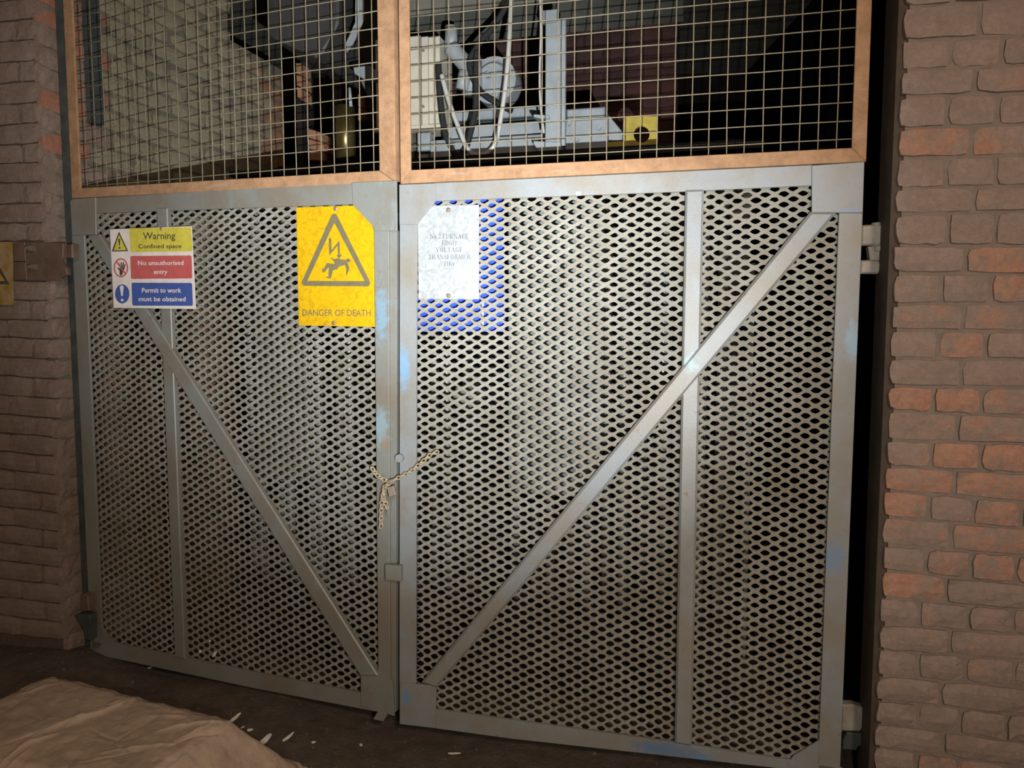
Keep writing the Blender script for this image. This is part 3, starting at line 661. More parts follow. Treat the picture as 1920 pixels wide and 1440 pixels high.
# silver transformer plate with engraved capitals
s3 = thing('name_plate', 'scuffed silver metal plate reading high voltage transformer on the right leaf', 'sign', LR.at(840, 562, v), LR.yaw)
sgn(LR, s3, 'plate', [(783.5, 386), (898, 384), (898, 561), (785, 560)], v, .002, ZINC)
screw(LR, s3, 840.5, 393.5, v - .001, .0075); screw(LR, s3, 841, 554.5, v - .001, .0075)
T, N_ = .17, .055
def V_(x): return (x, 0, x, 1, T)
def sf(x, y, w_=.30): return (x - w_ / 2, y, x + w_ / 2, y, N_)
GL_ = {
 'N': (.95, [(.16, 0, .16, 1, N_), (.16, 1, .78, 0, T), (.78, 0, .78, 1, N_), sf(.16, 0, .26), sf(.16, 1, .26), sf(.78, 1, .26)]),
 'F': (.75, [V_(.2), (.2, 1, .66, 1, N_), (.66, 1, .66, .8, N_), (.2, .52, .5, .52, N_), (.5, .42, .5, .62, N_), sf(.2, 0), sf(.12, 1, .2)]),
 'U': (.92, [(.2, 1, .2, .25, T), (.2, .25, .32, .05, T), (.32, .04, .6, .04, N_), (.6, .04, .74, .25, N_), (.74, .25, .74, 1, N_), sf(.2, 1), sf(.74, 1, .24)]),
 'R': (.90, [V_(.2), (.2, 1, .5, 1, N_), (.5, 1, .62, .86, .1), (.62, .86, .62, .66, T), (.62, .66, .5, .52, .1), (.5, .52, .2, .52, N_), (.42, .52, .78, 0, T), sf(.2, 0), sf(.82, 0, .14)]),
 'A': (.92, [(.14, 0, .45, 1, N_), (.45, 1, .76, 0, T), (.26, .34, .64, .34, N_), sf(.14, 0, .22), sf(.76, 0, .26)]),
 'C': (.85, [(.72, .80, .72, 1, N_), (.72, .86, .50, 1, N_), (.50, 1, .24, .82, .1), (.22, .82, .18, .5, T), (.18, .5, .24, .18, T), (.24, .18, .46, 0, .1), (.46, 0, .74, .18, N_)]),
 'E': (.82, [V_(.2), (.2, 1, .68, 1, N_), (.68, 1, .68, .8, N_), (.2, .52, .52, .52, N_), (.52, .42, .52, .62, N_), (.2, 0, .70, 0, N_), (.70, 0, .70, .22, N_), sf(.12, 1, .2), sf(.12, 0, .2)]),
 'H': (.98, [V_(.2), V_(.76), (.2, .52, .76, .52, N_), sf(.2, 0), sf(.2, 1), sf(.76, 0), sf(.76, 1)]),
 'I': (.46, [V_(.22), sf(.22, 0, .34), sf(.22, 1, .34)]),
 'G': (.92, [(.72, .80, .72, 1, N_), (.72, .86, .50, 1, N_), (.50, 1, .24, .82, .1), (.22, .82, .18, .5, T), (.18, .5, .24, .18, T), (.24, .18, .46, 0, .1), (.46, 0, .72, .1, N_), (.72, .04, .72, .42, T), sf(.70, .43, .3)]),
 'V': (.90, [(.12, 1, .42, 0, T), (.42, 0, .76, 1, N_), sf(.12, 1, .28), sf(.76, 1, .24)]),
 'O': (.92, [(.44, 1, .22, .82, .1), (.22, .82, .17, .5, T), (.17, .5, .22, .18, T), (.22, .18, .44, 0, .1), (.44, 0, .66, .18, .1), (.66, .18, .71, .5, T), (.71, .5, .66, .82, T), (.66, .82, .44, 1, .1)]),
 'L': (.80, [V_(.2), (.2, 0, .68, 0, N_), (.68, 0, .68, .24, N_), sf(.2, 1), sf(.12, 0, .2)]),
 'T': (.82, [V_(.4), (.08, 1, .72, 1, N_), (.08, 1, .08, .78, N_), (.72, 1, .72, .78, N_), sf(.4, 0)]),
 'S': (.66, [(.52, .78, .52, 1, N_), (.52, .86, .32, 1, N_), (.32, 1, .16, .84, .1), (.16, .84, .16, .68, T), (.18, .66, .5, .36, T), (.5, .34, .48, .14, T), (.48, .12, .3, 0, .1), (.3, 0, .12, .14, N_), (.12, 0, .12, .24, N_)]),
 'M': (1.12, [(.16, 0, .16, 1, N_), (.18, 1, .5, .06, T), (.5, .06, .84, 1, N_), (.88, 0, .88, 1, T), sf(.16, 0, .24), sf(.14, 1, .22), sf(.88, 0), sf(.90, 1, .24)]),
 'K': (.94, [V_(.2), (.28, .42, .72, 1, N_), (.36, .54, .78, 0, T), sf(.2, 0), sf(.2, 1), sf(.72, 1, .24), sf(.8, 0, .2)]),
 '1': (.6, [V_(.3), (.3, 1, .12, .88, N_), sf(.3, 0, .34)]),
 '2': (.66, [(.12, .76, .2, .96, .1), (.2, .96, .38, 1, .1), (.38, 1, .5, .84, T), (.5, .82, .46, .6, T), (.46, .58, .12, .06, N_), (.12, .06, .54, .06, .13), (.54, .06, .6, .22, N_)]),
 'o': (.66, [(.3, .66, .16, .5, .1), (.16, .5, .16, .18, T), (.16, .18, .3, 0, .1), (.3, 0, .46, .18, .1), (.46, .18, .46, .5, T), (.46, .5, .3, .66, .1)]),
 'v': (.62, [(.1, .66, .28, 0, T), (.28, 0, .5, .66, N_), sf(.1, .66, .2), sf(.5, .66, .16)]),
 '.': (.34, [(.13, .05, .19, .05, .14)]), ' ': (.3, [])}
def serif(pl, root, s, x0, y0, x1, y1, v, mat):
    tot = sum(GL_[ch][0] for ch in s); sx = (x1 - x0) / tot; sy = (y1 - y0); cx = x0; mb = MB(); k = 0
    for ch in s:
        wd, st = GL_[ch]
        for (a, b, c_, d, t) in st:
            ax, ay, bx, by = cx + a * sx, y1 - b * sy, cx + c_ * sx, y1 - d * sy
            t *= sy * .95; L = math.hypot(bx - ax, by - ay) or 1; nx_, ny_ = -(by - ay) / L * t / 2, (bx - ax) / L * t / 2
            ex, ey = (bx - ax) / L * .12, (by - ay) / L * .12; k += 1
            mb.add([pl.at(x, y, v - .000012 * (k % 9)) for x, y in ((ax + nx_ - ex, ay + ny_ - ey), (bx + nx_ + ex, by + ny_ + ey), (bx - nx_ + ex, by - ny_ + ey), (ax - nx_ - ex, ay - ny_ - ey))], [(0, 1, 2, 3)])
        cx += wd * sx
    return mb.build('lettering', mat, root)
for s_, a, b, c_, d in (('No.2 FURNACE', 806, 438.5, 879, 447.5), ('HIGH', 828, 451.5, 856.5, 460), ('VOLTAGE', 817, 464, 868, 472.5), ('TRANSFORMER', 803, 477.5, 882.5, 486), ('11Kv', 832, 490, 853, 498.5)):
    serif(LR, s3, s_, a, b, c_, d, v - .0008, ENGR)

# cut-off yellow sign on the left pier
s4 = thing('warning_sign', 'old dirty yellow triangle sign at the left edge, fixed to the left pier', 'sign', PW.at(0, 572, -.01), 16)
def pwp(name, pts, v0, th, mat): mb = MB(); mb.prism([PW.at(x, y, v0) for x, y in pts], PW.n * th); return mb.build(name, mat, s4)
OLDY = (lambda m: m.fin(m.mix(m.sm(m.noise(16, 6, .7), .4, .65), lin((150, 128, 92)), lin((132, 104, 36))), .7, 0, .3, m.noise(40), .2, .002))(MT('dirty sign plate'))
pwp('plate', [(-70, 452), (20, 454), (22, 456), (25, 569), (23, 572), (-68, 572)], -.016, .003, OLDY)
o_ = [(-22, 462), (17.5, 533), (-60, 533)]; i_ = [(-22, 476), (9, 527), (-52, 527)]
A = [PW.at(x, y, -.0166) for x, y in o_]; Bq = [PW.at(x, y, -.0166) for x, y in i_]
MB().add(A + Bq, [(0, 1, 4, 3), (1, 2, 5, 4), (2, 0, 3, 5)]).build('triangle_border', SBLK, s4)
pwp('triangle', i_, -.0163, .0003, plain('dirty yellow print', (176, 138, 40), .6, 0, .15, 30))

# ---------------------------------------------------------------- chain and padlock
def run(pts, step):
    """points every step pixels along a pixel polyline"""
    out = []; acc = 0
    for i in range(len(pts) - 1):
        (ax, ay), (bx, by) = pts[i], pts[i + 1]; L = math.hypot(bx - ax, by - ay); s = acc
        while s < L: out.append((ax + (bx - ax) * s / L, ay + (by - ay) * s / L, (bx - ax) / L, (by - ay) / L)); s += step
        acc = s - L
    return out
ch = thing('chain', 'dusty steel chain looped round the meeting stiles of the two leaves', 'chain', LR.at(735, 990, -.02), LR.yaw)
proto = None
def link(x, y, dx, dy, flat, v):
    c_ = LR.at(x, y, v); e = (LR.at(x + dx * 3, y + dy * 3, v) - c_).normalized(); side = e.cross(LR.n).normalized()
    b = (side * .95 + LR.n * .3).normalized() if flat else (LR.n * .95 + side * .35).normalized()
    mb = MB(); mb.torus(c_, e, b, .0086, .0056, .0022, 12, 6); mb.build('link', CHAINM, ch, smooth=True)
for pts, vv in (([(818, 848), (806, 853), (790, 868), (770, 884), (752, 893), (731, 904)], -.018), ([(699, 880), (706, 890), (716, 897), (731, 904)], -.018),
                ([(730, 904), (721, 912), (717, 930), (715, 950), (714, 990)], -.020), ([(730, 906), (720, 918), (718, 934), (724, 946), (727, 956)], -.030)):
    for i, (x, y, dx, dy) in enumerate(run(pts, 7.2)): link(x, y, dx, dy, i % 2 == 0, vv)
pk = thing('padlock', 'small dusty padlock hanging from the chain', 'padlock', LR.at(733, 932, -.03), LR.yaw)
pq(LR, pk, 'body', [(725, 914), (737, 911), (742, 928), (729, 934)], -.040, -.024, LOCKM, .002)
c_ = LR.at(731, 911, -.032); e1 = (LR.at(733, 904, -.032) - c_); e1.normalize(); e2 = LR.d
mb = MB(); mb.tube([c_ + e2 * .008 * math.cos(t) + e1 * (.006 + .014 * math.sin(t)) for t in [math.pi * i / 10 for i in range(11)]], .0026, 8); mb.build('shackle', LOCKM, pk, smooth=True)
mb = MB(); mb.tube([LR.at(727, 944, -.03), LR.at(725, 952, -.032), LR.at(728, 962, -.03)], .003, 8); mb.build('key_tag', LOCKM, pk)

# ---------------------------------------------------------------- chamber equipment
def ibox(root, name, x0, y0, x1, y1, v0, dep, mat, bev=.004):
    a = IN.hit(x0, (y0 + y1) / 2, v0).x; b = IN.hit(x1, (y0 + y1) / 2, v0).x; zt = IN.hit((x0 + x1) / 2, y0, v0).z; zb_ = IN.hit((x0 + x1) / 2, y1, v0).z
    mb = MB(); mb.prism([IN.W(a, v0, zb_), IN.W(b, v0, zb_), IN.W(b, v0, zt), IN.W(a, v0, zt)], IN.n * dep, bev); return mb.build(name, mat, root)
def itube(root, name, pts, v0, r, mat, seg=12, vs=None):
    mb = MB(); mb.tube([IN.at(x, y, v0 + (0 if vs is None else vs[i])) for i, (x, y) in enumerate(pts)], r, seg); return mb.build(name, mat, root, smooth=True)
def smooth_px(pts, n=6):
    out = []
    P = [pts[0]] + list(pts) + [pts[-1]]
    for i in range(1, len(P) - 2):
        for k in range(n):
            t = k / n; q = []
            for c2 in (0, 1): a, b, c3, d = P[i - 1][c2], P[i][c2], P[i + 1][c2], P[i + 2][c2]; q.append(.5 * (2 * b + (c3 - a) * t + (2 * a - 5 * b + 4 * c3 - d) * t * t + (3 * b - a - 3 * c3 + d) * t ** 3))
            out.append(tuple(q))
    return out + [pts[-1]]
# transformer tank with cooling tubes behind the expanded metal
VT = .42
tr = thing('transformer', 'dark grey transformer tank with cooling tubes behind the gate', 'transformer', IN.W(.4, VT, .0), 14)
ua = IN.hit(470, 700, VT).x; ub = IN.hit(1400, 700, VT).x; zt = IN.hit(900, 302, VT).z
mb = MB(); mb.box(IN.W(ua, VT, .06), IN.d * (ub - ua), IN.n * 1.05, (0, 0, zt - .06 - .02)); mb.build('tank', TANK, tr)
mb = MB(); mb.box(IN.W(ua - .03, VT - .06, zt - .02), IN.d * (ub - ua + .06), IN.n * 1.12, (0, 0, .02)); mb.build('cover', DARK, tr)
k = 0; u = ua + .05
while u < ub - .05:
    if not (.50 < (u - ua) / (ub - ua) < .56):
        vt = VT - .075 - (.045 if k % 2 else 0)
        mb = MB(); mb.tube([IN.W(u, VT + .01, .42), IN.W(u, vt + .012, .44), IN.W(u, vt, .50), IN.W(u, vt, zt - .22), IN.W(u, vt + .012, zt - .16), IN.W(u, VT + .01, zt - .14)], .016, 10, False)
        mb.build('cooling_tube', TUBE, tr, smooth=True)
    k += 1; u += .062
for x, y, r in ((1070, 645, .050), (1060, 830, .050), (870, 745, .042)):  # added round discs standing in for pale blobs on the tubes
    a = IN.at(x, y, VT - .17); mb = MB(); mb.tube([a, a + IN.n * .13], r, 20); fl = mb.build('round_disc', TUBE, tr, smooth=False)
ibox(tr, 'side_panel', 952, 376, 1128, 930, .20, .05, TUBE, .004)
ibox(tr, 'side_panel', 478, 470, 566, 900, .20, .05, TUBE, .004)
mb = MB(); mb.box(IN.W(ub, VT - .10, .3), IN.d * .012, IN.n * .12, (0, 0, 1.3)); mb.build('corner_angle', PGREY, tr)
# blue board just behind the right leaf
bb = thing('blue_board', 'bright blue board with a white border strip hung behind the expanded metal', 'sign', LR.at(860, 622, .05), LR.yaw)
sgn(LR, bb, 'board', [(760, 372), (944, 364), (947, 622), (760, 622)], .060, .004, BLUEP)
sgn(LR, bb, 'white_strip', [(904, 560), (907, 560), (907, 610), (904, 610)], .058, .0015, WHITEP)
z1 = IN.hit(900, 316, .30).z; ug0 = IN.hit(236, 330, .30).x; ug1 = IN.hit(1420, 300, .30).x
mb = MB(); mb.box(IN.W(ug0, .30, z1 - .12), IN.d * (ug1 - ug0), IN.n * .008, (0, 0, .12)); mb.build('girder', DARK, tr)
mb = MB(); mb.box(IN.W(ug0, .30, z1 - .008), IN.d * (ug1 - ug0), IN.n * .12, (0, 0, .008)); mb.build('girder_flange', DARK, tr)
VQ = .75
zd = IN.hit(960, 301, VQ).z; mb = MB(); mb.box(IN.W(ua + .02, .62, zt), IN.d * (ub - ua - .04), IN.n * .80, (0, 0, zd - zt)); mb.build('deck', DARK, tr)
# junction box
jbx = thing('junction_box', 'cream metal junction box behind the upper wire grid', 'box', IN.at(765, 243, VQ), 14)
ibox(jbx, 'case', 704, 72, 824, 240, VQ, .16, CREAM, .006)
ibox(jbx, 'lid', 704, 70, 788, 238, VQ - .012, .012, CREAM, .004)
ibox(jbx, 'cover_strip', 790, 68, 802, 236, VQ - .018, .018, CREAM, .003)
ibox(jbx, 'stand', 712, 246, 772, 301, VQ + .03, .10, CONC, .003)
ibox(jbx, 'base_lip', 700, 236, 826, 244, VQ - .02, .05, CREAM, .002)
for y in (95, 200): a = IN.at(794, y, VQ - .018); mb = MB(); mb.tube([a, a - IN.n * .006], .006, 8); mb.build('screw', BOLT, jbx)
# plinth and stepped channel
ch2 = thing('channel_base', 'pale grey stepped steel base under the pipework', 'base', IN.at(960, 300, VQ), 14)
ibox(ch2, 'base_plate', 782, 258, 1030, 300, VQ + .02, .25, PGREY); ibox(ch2, 'step', 832, 232, 1020, 258, VQ + .10, .2, PGREY); ibox(ch2, 'top_channel', 834, 205, 1010, 222, VQ + .16, .18, PGREY)
ibox(ch2, 'foot_block', 782, 248, 806, 282, VQ - .02, .06, PGREY); ibox(ch2, 'clamp', 806, 262, 846, 296, VQ - .03, .06, PGREY)
# right hand casting and yellow plate
cs = thing('terminal_casting', 'pale grey terminal housing beside the yellow plate', 'housing', IN.at(1100, 295, VQ), 14)
ibox(cs, 'housing', 1058, 222, 1140, 297, VQ + .02, .18, PGREY, .008); ibox(cs, 'lid', 1062, 202, 1134, 224, VQ + .06, .14, PGREY, .006)
mb = MB(); mb.prism([IN.at(x, y, VQ + .03) for x, y in ((1140, 214), (1168, 248), (1168, 266), (1140, 262))], IN.n * .06, .003); mb.build('gusset', PGREY, cs)
for x, y in ((1068, 232), (1124, 240), (1082, 262)): a = IN.at(x, y, VQ + .02); mb = MB(); mb.tube([a, a - IN.n * .012], .010, 6); mb.build('bolt_head', PGREY, cs)
yp = thing('yellow_plate', 'worn yellow steel plate with a round hole on the transformer top', 'plate', IN.at(1200, 284, VQ), 14)
n = 24; hc = (1203, 252); out = []; inn = []
for i in range(n):
    t = 2 * math.pi * i / n; cx, sy_ = math.cos(t), math.sin(t); k = 1 / max(abs(cx), abs(sy_)); out.append((1201 + 32 * cx * k, 250.5 + 32.5 * sy_ * k)); inn.append((hc[0] + 15 * cx, hc[1] + 15.5 * sy_))
A = [IN.at(x, y, VQ - .03) for x, y in out]; Bq = [IN.at(x, y, VQ - .03) for x, y in inn]; off = IN.n * .012
vs = A + Bq + [p + off for p in A] + [p + off for p in Bq]; fs = []
for i in range(n): j = (i + 1) % n; fs += [(i, j, n + j, n + i), (i, 2 * n + i, 2 * n + j, j), (n + i, n + j, 3 * n + j, 3 * n + i), (2 * n + i, 2 * n + j, 3 * n + j, 3 * n + i)]
MB().add(vs, fs).build('holed_plate', YPL, yp); ibox(yp, 'lug', 1139, 265, 1171, 284, VQ - .025, .012, YPL, .002)
# vertical strut with brackets
st = thing('cable_strut', 'pale grey upright strut in front of the pipework', 'strut', IN.at(1040, 285, VQ - .1), 14)
ibox(st, 'upright', 1022, 38, 1060, 274, VQ - .10, .02, PGREY, .003); ibox(st, 'head_plate', 1018, 18, 1044, 42, VQ - .11, .02, PGREY, .002)
for a, b in (((1000, 214), (1030, 222)), ((1000, 264), (1052, 288))):
    mb = MB(); mb.prism([IN.at(x, y, VQ - .115) for x, y in ((a[0], a[1]), (b[0], a[1] + 2), (b[0], b[1]), (a[0] + 12, b[1]), (a[0], a[1] + 5))], IN.n * .05, .002); mb.build('bracket', PGREY, st)
# conduits, elbow and cluster
cn = thing('conduit_elbow', 'pale grey cast elbow pipe right of the cream box', 'pipe', IN.at(870, 210, VQ + .1), 14)
itube(cn, 'upright_pipe', [(846, 50), (846, 96)], VQ + .05, .026, PGREY); itube(cn, 'elbow', smooth_px([(846, 90), (862, 108), (878, 128), (890, 150)]), VQ + .05, .034, PGREY)
itube(cn, 'coupling', [(884, 108), (886, 178)], VQ + .07, .042, PGREY, 16); itube(cn, 'valve_body', [(872, 135), (866, 168)], VQ + .02, .026, PGREY)
dr = thing('valve_drum', 'pale grey round valve drum beside the hoses', 'valve', IN.at(925, 210, VQ + .1), 14)
mb = MB(); a = IN.at(925, 150, VQ + .10); mb.tube([a, a + IN.n * .10], [.095, .095], 24); mb.build('drum', PGREY, dr)
mb = MB(); mb.tube([a - IN.n * .02, a], [.060, .075], 24); mb.build('cap', PGREY, dr)
for x, y in ((916, 142), (932, 180)): a = IN.at(x, y, VQ + .07); mb = MB(); mb.tube([a, a - IN.n * .02], .012, 6); mb.build('bolt_head', PGREY, dr)
ho = smooth_px([(828, 140), (840, 185), (860, 240), (880, 284), (905, 290), (928, 270), (940, 215), (950, 140), (957, 40), (960, -60)])
h1 = itube(None, 'clear_hose', ho, VQ - .06, .0095, HOSE, 8); h1.parent = None; tag(h1, 'cloudy clear plastic hose hanging in a U beside the cream box', 'hose')
h2 = itube(None, 'black_u_tube', smooth_px([(822, 120), (826, 190), (836, 255), (855, 290), (872, 280), (884, 240), (892, 200), (893, 140), (894, 96)]), VQ - .02, .013, RUBBER, 10)  # black tube bent in a U, set behind the clear hose
tag(h2, 'thick black U-shaped tube behind the clear hose', 'hose')
h3 = itube(None, 'thin_cable', smooth_px([(1012, -40), (1014, 60), (1012, 130), (1013, 190), (1020, 250)]), VQ - .12, .0045, HOSE, 6)
tag(h3, 'thin pale cable hanging left of the upright strut', 'cable')
h4 = itube(None, 'black_cable', smooth_px([(968, -30), (950, 10), (925, 50), (900, 80), (880, 120), (900, 170), (935, 195), (960, 208)]), VQ + .0, .012, RUBBER, 8)
tag(h4, 'black cable looping behind the grey valve drum', 'cable')
# overhead duct, hanging strip, brass pipe, lamp clamp
dc = thing('air_duct', 'grey round-edged duct hanging at the top behind the left wire grid', 'duct', IN.at(570, 60, .9), 14)
a = [IN.at(x, 30, .9) for x in (500, 634)]; prof = []
mb = MB(); mb.prism([IN.at(x, y, .85) for x, y in ((498, -160), (634, -160), (634, 40), (622, 66), (606, 96), (590, 108), (556, 92), (520, 76), (500, 66))], IN.n * .5, .01); mb.build('duct_body', plain('duct grey', (44, 43, 41), .6, 0, .2, 12), dc)
sp = thing('hanging_strip', 'pale grey bent metal strip hanging left of the cream box', 'strip', IN.at(655, 90, .8), 14)
mb = MB(); mb.prism([IN.at(x, y, .80) for x, y in ((667, -80), (682, -80), (682, 38), (662, 82), (650, 98), (649, 80), (666, 42))], IN.n * .004); mb.build('strip_plate', PGREY, sp)
bp = thing('brass_pipe', 'tarnished brass upright cylinder behind the left wire grid', 'pipe', IN.at(648, 300, .62), 14)
itube(bp, 'cylinder', [(648, 200), (648, 303)], .70, .040, BRASS, 24); itube(bp, 'neck', [(655, 165), (658, 200)], .62, .007, PGREY, 8)
lc = thing('bracket_arm', 'pale grey angled arm left of the cream box', 'bracket', IN.at(680, 140, .7), 14)
mb = MB(); mb.prism([IN.at(x, y, .70) for x, y in ((662, 126), (690, 122), (706, 132), (706, 148), (690, 152), (664, 138))], IN.n * .03, .003); mb.build('arm', PGREY, lc)
mb = MB(); mb.prism([IN.at(x, y, .74) for x, y in ((676, 150), (690, 150), (700, 190), (690, 182))], IN.n * .01); mb.build('stay', CONC, lc)
# lit patches of the back wall, their light shaped as separate brick pieces
for i, (pts, lab) in enumerate((([(554, 118), (563, 118), (565, 190), (557, 184)], 'narrow lit sliver of back wall, shaped as separate brickwork behind the left grid'),
                                ([(578, 240), (602, 249), (611, 304), (579, 302)], 'small lit patch of back wall, shaped as separate brickwork low behind the left grid'),
                                ([(671, 176), (684, 184), (689, 226), (671, 227)], 'short lit patch of back wall, shaped as separate brickwork beside the cream box'))):
    t = thing('lit_brick_patch', lab, 'brickwork', IN.W(IN.hit(pts[2][0], pts[2][1], 1.1).x, 1.15, .03), 14)
    pa, pb_ = IN.hit(min(p[0] for p in pts), pts[0][1], 1.2), IN.hit(max(p[0] for p in pts), pts[0][1], 1.2)
    mb = MB(); z0_ = zd if pb_.x > ua else .02; mb.box(IN.W(pa.x, 1.2, z0_), IN.d * (pb_.x - pa.x), IN.n * .12, (0, 0, pa.z - .03 - z0_)); mb.build('black_support', UNLIT, t)  # added support behind the patch, black so it stays unseen
    ya = min(p[1] for p in pts); yb = max(p[1] for p in pts); nrow = max(2, round((yb - ya) / 24))
    for r_ in range(nrow):
        f0, f1 = r_ / nrow, (r_ + 1) / nrow - .04
        le = lambda f: (pts[0][0] + (pts[3][0] - pts[0][0]) * f, pts[0][1] + (pts[3][1] - pts[0][1]) * f); ri = lambda f: (pts[1][0] + (pts[2][0] - pts[1][0]) * f, pts[1][1] + (pts[2][1] - pts[1][1]) * f)
        mb = MB(); mb.prism([IN.at(*p, 1.1) for p in (le(f1), ri(f1), ri(f0), le(f0))], IN.n * .1, .003); o = mb.build('brick', BR_I, t); o.color = (.6, .35, 0, 1)
# concrete lintel overhead
ln = MB(); q = [IN.at(x, y, 1.0) for x, y in ((735, -170), (1276, -170), (1276, -8), (735, 28))]
zl = IN.hit(760, 30, .95).z; u0 = IN.hit(736, 0, .95).x; u1 = IN.hit(1278, 0, .95).x; zr = IN.hit(1270, 34, 1.75).z
ln.box(IN.W(u0, .95, zl), IN.d * (u1 - u0), IN.n * .35, (0, 0, .5))
tag(ln.build('trim_3', CONC), kind='structure', label='grey concrete lintel overhead inside the chamber')

# ---------------------------------------------------------------- plastic covered block in the foreground
ZB = .285
TL, TR_, BRc, BL = onz(95, 1262, ZB), onz(432, 1346, ZB), onz(250, 1475, ZB), onz(-190, 1395, ZB)
quad = [np.array([p.x, p.y]) for p in (TL, TR_, BRc, BL)]
gx = np.linspace(min(p[0] for p in quad) - .22, max(p[0] for p in quad) + .22, 430); gy = np.linspace(min(p[1] for p in quad) - .22, max(p[1] for p in quad) + .22, 360)
GX, GY = np.meshgrid(gx, gy)
sd = np.full(GX.shape, 1e9)
for i in range(4):
    a, b = quad[i], quad[(i + 1) % 4]; e = (b - a) / np.linalg.norm(b - a); nn = np.array([e[1], -e[0]])
    dd = (GX - a[0]) * nn[0] + (GY - a[1]) * nn[1]
    sd = np.where(sd < 1e8, -np.log(np.exp(-sd * 110) + np.exp(-dd * 110)) / 110, dd)
edge = sd
top = ZB + .006 * fbm(GX, GY, 11, 3, 9) * sstep(0, .1, edge) - .004
def crease(p, q, amp, wd):
    a = onz(*p, ZB); b = onz(*q, ZB); a = np.array([a.x, a.y]); b = np.array([b.x, b.y]); e = b - a; L = np.linalg.norm(e); e /= L
    s = (GX - a[0]) * e[0] + (GY - a[1]) * e[1]; d = (GX - a[0]) * -e[1] + (GY - a[1]) * e[0] + .012 * np.sin(s * 21 + p[0])
    wv = sstep(-.04, .08, s) * sstep(L + .04, L - .08, s); return amp * np.exp(-np.abs(d / (wd * .62)) ** 1.1) * wv
for p, q, a, wd in (((20, 1388), (248, 1302), -.010, .006), ((60, 1384), (248, 1306), .012, .012), ((10, 1425), (110, 1372), .012, .010), ((130, 1362), (215, 1310), .010, .012),
                    ((228, 1320), (262, 1300), .010, .012), ((325, 1400), (425, 1352), -.010, .008), ((300, 1372), (420, 1344), .008, .010), ((340, 1380), (400, 1350), .008, .007),
                    ((40, 1300), (105, 1282), .012, .012), ((0, 1440), (40, 1410), .010, .012), ((180, 1412), (340, 1386), .006, .010), ((190, 1366), (225, 1383), -.008, .006), ((225, 1383), (250, 1366), -.008, .006),
                    ((220, 1392), (260, 1402), -.007, .006), ((140, 1425), (260, 1410), -.005, .006), ((300, 1320), (330, 1306), .008, .008), ((275, 1345), (350, 1338), .006, .012)): top = top + crease(p, q, a, wd) * 1.15
rid = 1 - np.abs(fbm(GX * .6 + GY * .9, GY * .5 - GX * .3, 21, 4, 22)) - .5 * np.abs(fbm(GX, GY, 22, 4, 40)); top = top + .0022 * (rid - .5) * sstep(.0, .05, edge)
fz = floor_z(GX, GY)
prof = sstep(-.10, .018, edge); prof = np.where(edge > -.004, 1 - .05 * sstep(.022, -.004, edge), .95 * np.clip((edge + .15) / .146, 0, 1) ** 1.15)
ZZ = fz + .004 * np.abs(fbm(GX, GY, 31, 3, 30)) + (top - fz) * prof + .006 * fbm(GX, GY, 33, 3, 40) * sstep(-.2, -.02, edge) * sstep(.03, -.03, edge)
keep = edge > -.165
idx = -np.ones(GX.shape, int); idx[keep] = np.arange(keep.sum()); mbk = MB()
mbk.v = [Vector(p) for p in zip(GX[keep], GY[keep], ZZ[keep])]
Q4 = np.stack([idx[:-1, :-1], idx[:-1, 1:], idx[1:, 1:], idx[1:, :-1]], -1).reshape(-1, 4); Q4 = Q4[Q4.min(1) >= 0]
mbk.f = [tuple(int(a) for a in q) for q in Q4]
m = MT('dusty plastic sheeting'); n1 = m.noise(10, 6, .7); n2 = m.noise(60, 5, .7)
col = m.mix(m.sm(n1, .3, .7), lin((158, 138, 120)), lin((180, 156, 134))); col = m.mix(m.math('MULTIPLY', m.sm(n2, .6, .72), .5), col, lin((200, 176, 150)))
PLAS = m.fin(col, m.ramp(n1, [(.3, (.18, .18, .18)), (.7, (.40, .40, .40))]), 0, .8, m.math('ADD', n2, m.math('MULTIPLY', m.noise(16, 3, .55, dist=1.2), 2.0)), .22, .008)
bc = sum((Vector((p[0], p[1], 0)) for p in quad), Vector()) / 4; bc.z = .05
mo = mbk.build('plastic_sheet_bundle', PLAS, smooth=True, loc=bc); tag(mo, 'dust covered plastic sheeting draped over a low block on the floor', 'bundle')

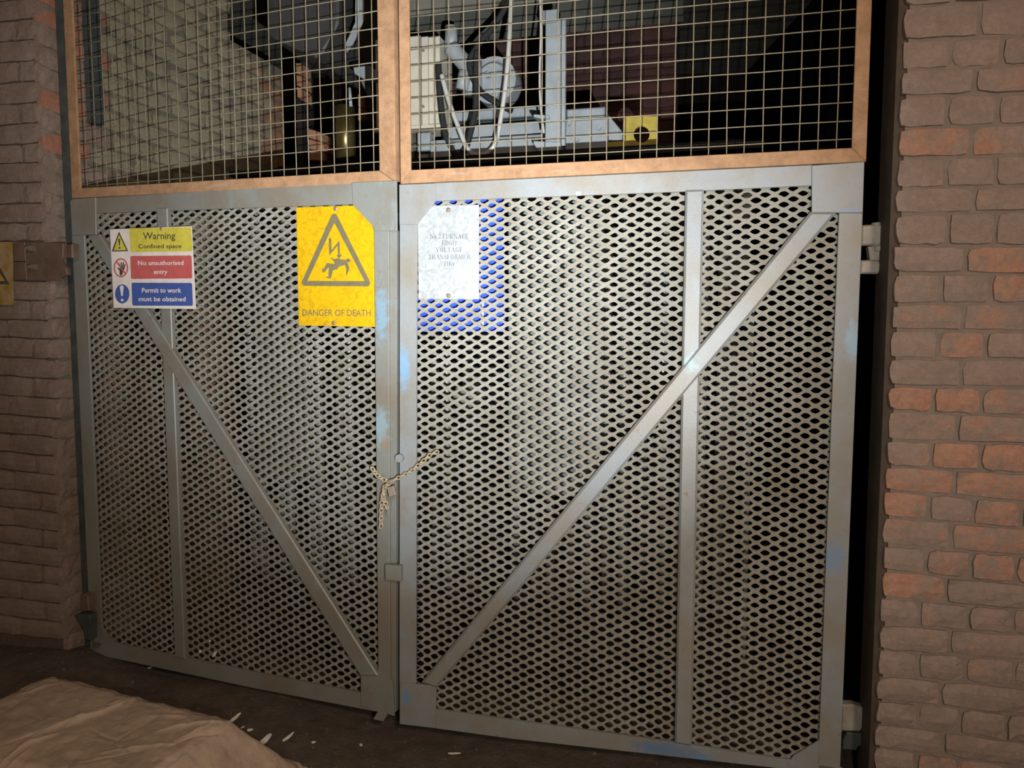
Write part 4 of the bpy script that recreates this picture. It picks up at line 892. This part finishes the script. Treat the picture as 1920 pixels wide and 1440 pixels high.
# ---------------------------------------------------------------- scraps on the floor and lodged in the mesh
def scrap(x, y, L, wd, ang, lab, on=None, lift=0, name='paint_flake', cat='flake'):
    if on is None:
        z = .06
        for _ in range(6): p = onz(x, y, z); z = float(floor_z(p.x, p.y)) + .005
        p = onz(x, y, z); ex = Vector((math.cos(ang), math.sin(ang), lift)).normalized(); ey = Vector((-math.sin(ang), math.cos(ang), .15)).normalized()
    else: p = on; ex = (LL.d * math.cos(ang) + Vector((0, 0, math.sin(ang)))).normalized(); ey = (-LL.d * math.sin(ang) + Vector((0, 0, math.cos(ang)))).normalized()
    n_ = ex.cross(ey).normalized(); vs = []; fs = []; K = 7
    for s_ in (0, 1):
        for i in range(K):
            t = i / (K - 1); a = (t - .5) * L; h_ = wd * math.sin(math.pi * min(1, .12 + t * .82)) ** .7 * random.uniform(.8, 1.15) / 2
            vs += [p + ex * a + ey * h_ + n_ * (.0012 * s_ + .12 * L * (t - .5) ** 2), p + ex * a - ey * h_ * random.uniform(.7, 1) + n_ * (.0012 * s_ + .12 * L * (t - .5) ** 2)]
    for s_ in (0, 1):
        for i in range(K - 1): b = s_ * 2 * K + i * 2; fs.append((b, b + 1, b + 3, b + 2))
    for i in range(K - 1): fs += [(i * 2, i * 2 + 2, 2 * K + i * 2 + 2, 2 * K + i * 2), (i * 2 + 1, i * 2 + 3, 2 * K + i * 2 + 3, 2 * K + i * 2 + 1)]
    fs += [(0, 1, 2 * K + 1, 2 * K), (2 * K - 2, 2 * K - 1, 4 * K - 1, 4 * K - 2)]
    o = MB().add(vs, fs).build(name, FLAKE, loc=p); tag(o, lab, cat)
scrap(437, 1350, .060, .018, .75, 'white leaf-shaped flake leaning beside the plastic bundle', lift=.5)
scrap(497, 1388, .060, .022, 1.25, 'longest pale flake on the floor between bundle and gate', lift=.1)
scrap(541, 1382, .045, .012, 1.0, 'bright slim flake right of the longest pale flake', lift=.2)
scrap(588, 1392, .013, .010, .3, 'tiny square white crumb right of the slim flake')
scrap(677, 1397, .014, .011, 1.9, 'small white crumb on the dirt below the foot of the left leaf')
scrap(852, 1413, .040, .008, .05, 'flat sliver lying on the floor below the right leaf')
scrap(281, 1252, .016, .010, .6, 'white speck beside the bottom rail of the left leaf')
scrap(455, 1364, .014, .006, 1.1, 'narrow crumb just right of the plastic bundle corner')
scrap(469, 1369, .018, .014, .2, 'round white crumb between bundle and longest flake')
scrap(460, 1394, .030, .010, .2, 'crumpled translucent scrap at the foot of the bundle')
scrap(0, 0, .030, .011, .9, 'white flake lodged in the lower left mesh, the larger one', on=LL.at(403, 1226, .004))
scrap(0, 0, .013, .011, .3, 'white flake lodged in the lower left mesh, the smaller one', on=LL.at(376, 1221, .004))
scrap(0, 0, .009, .008, .3, 'tiny white speck high on the mesh beside the two lodged flakes', on=LL.at(394, 1202, .004))


gv = MB()
for _ in range(1500):
    x = random.uniform(-2.0, 1.1); y = random.uniform(1.2, 2.75) if random.random() < .6 else random.gauss(1.95, .14)
    r = random.uniform(.0015, .0055) * (1.6 if random.random() < .05 else 1); z = float(floor_z(x, y)); a = random.uniform(0, 6.28)
    ring_ = [Vector((x + r * math.cos(a + k * 1.2566) * random.uniform(.7, 1.3), y + r * math.sin(a + k * 1.2566) * random.uniform(.7, 1.3), z - .001)) for k in range(5)]
    gv.add(ring_ + [Vector((x + r * .3, y, z + r * .9)), Vector((x - r * .3, y + r * .2, z + r * .75))], [(0, 1, 5), (1, 2, 5), (2, 6, 5), (2, 3, 6), (3, 4, 6), (4, 0, 5), (4, 5, 6)])
tag(gv.build('grit', plain('dirt grit', (88, 74, 62), .9, 0, .35, 300), FLOOR), kind='stuff')
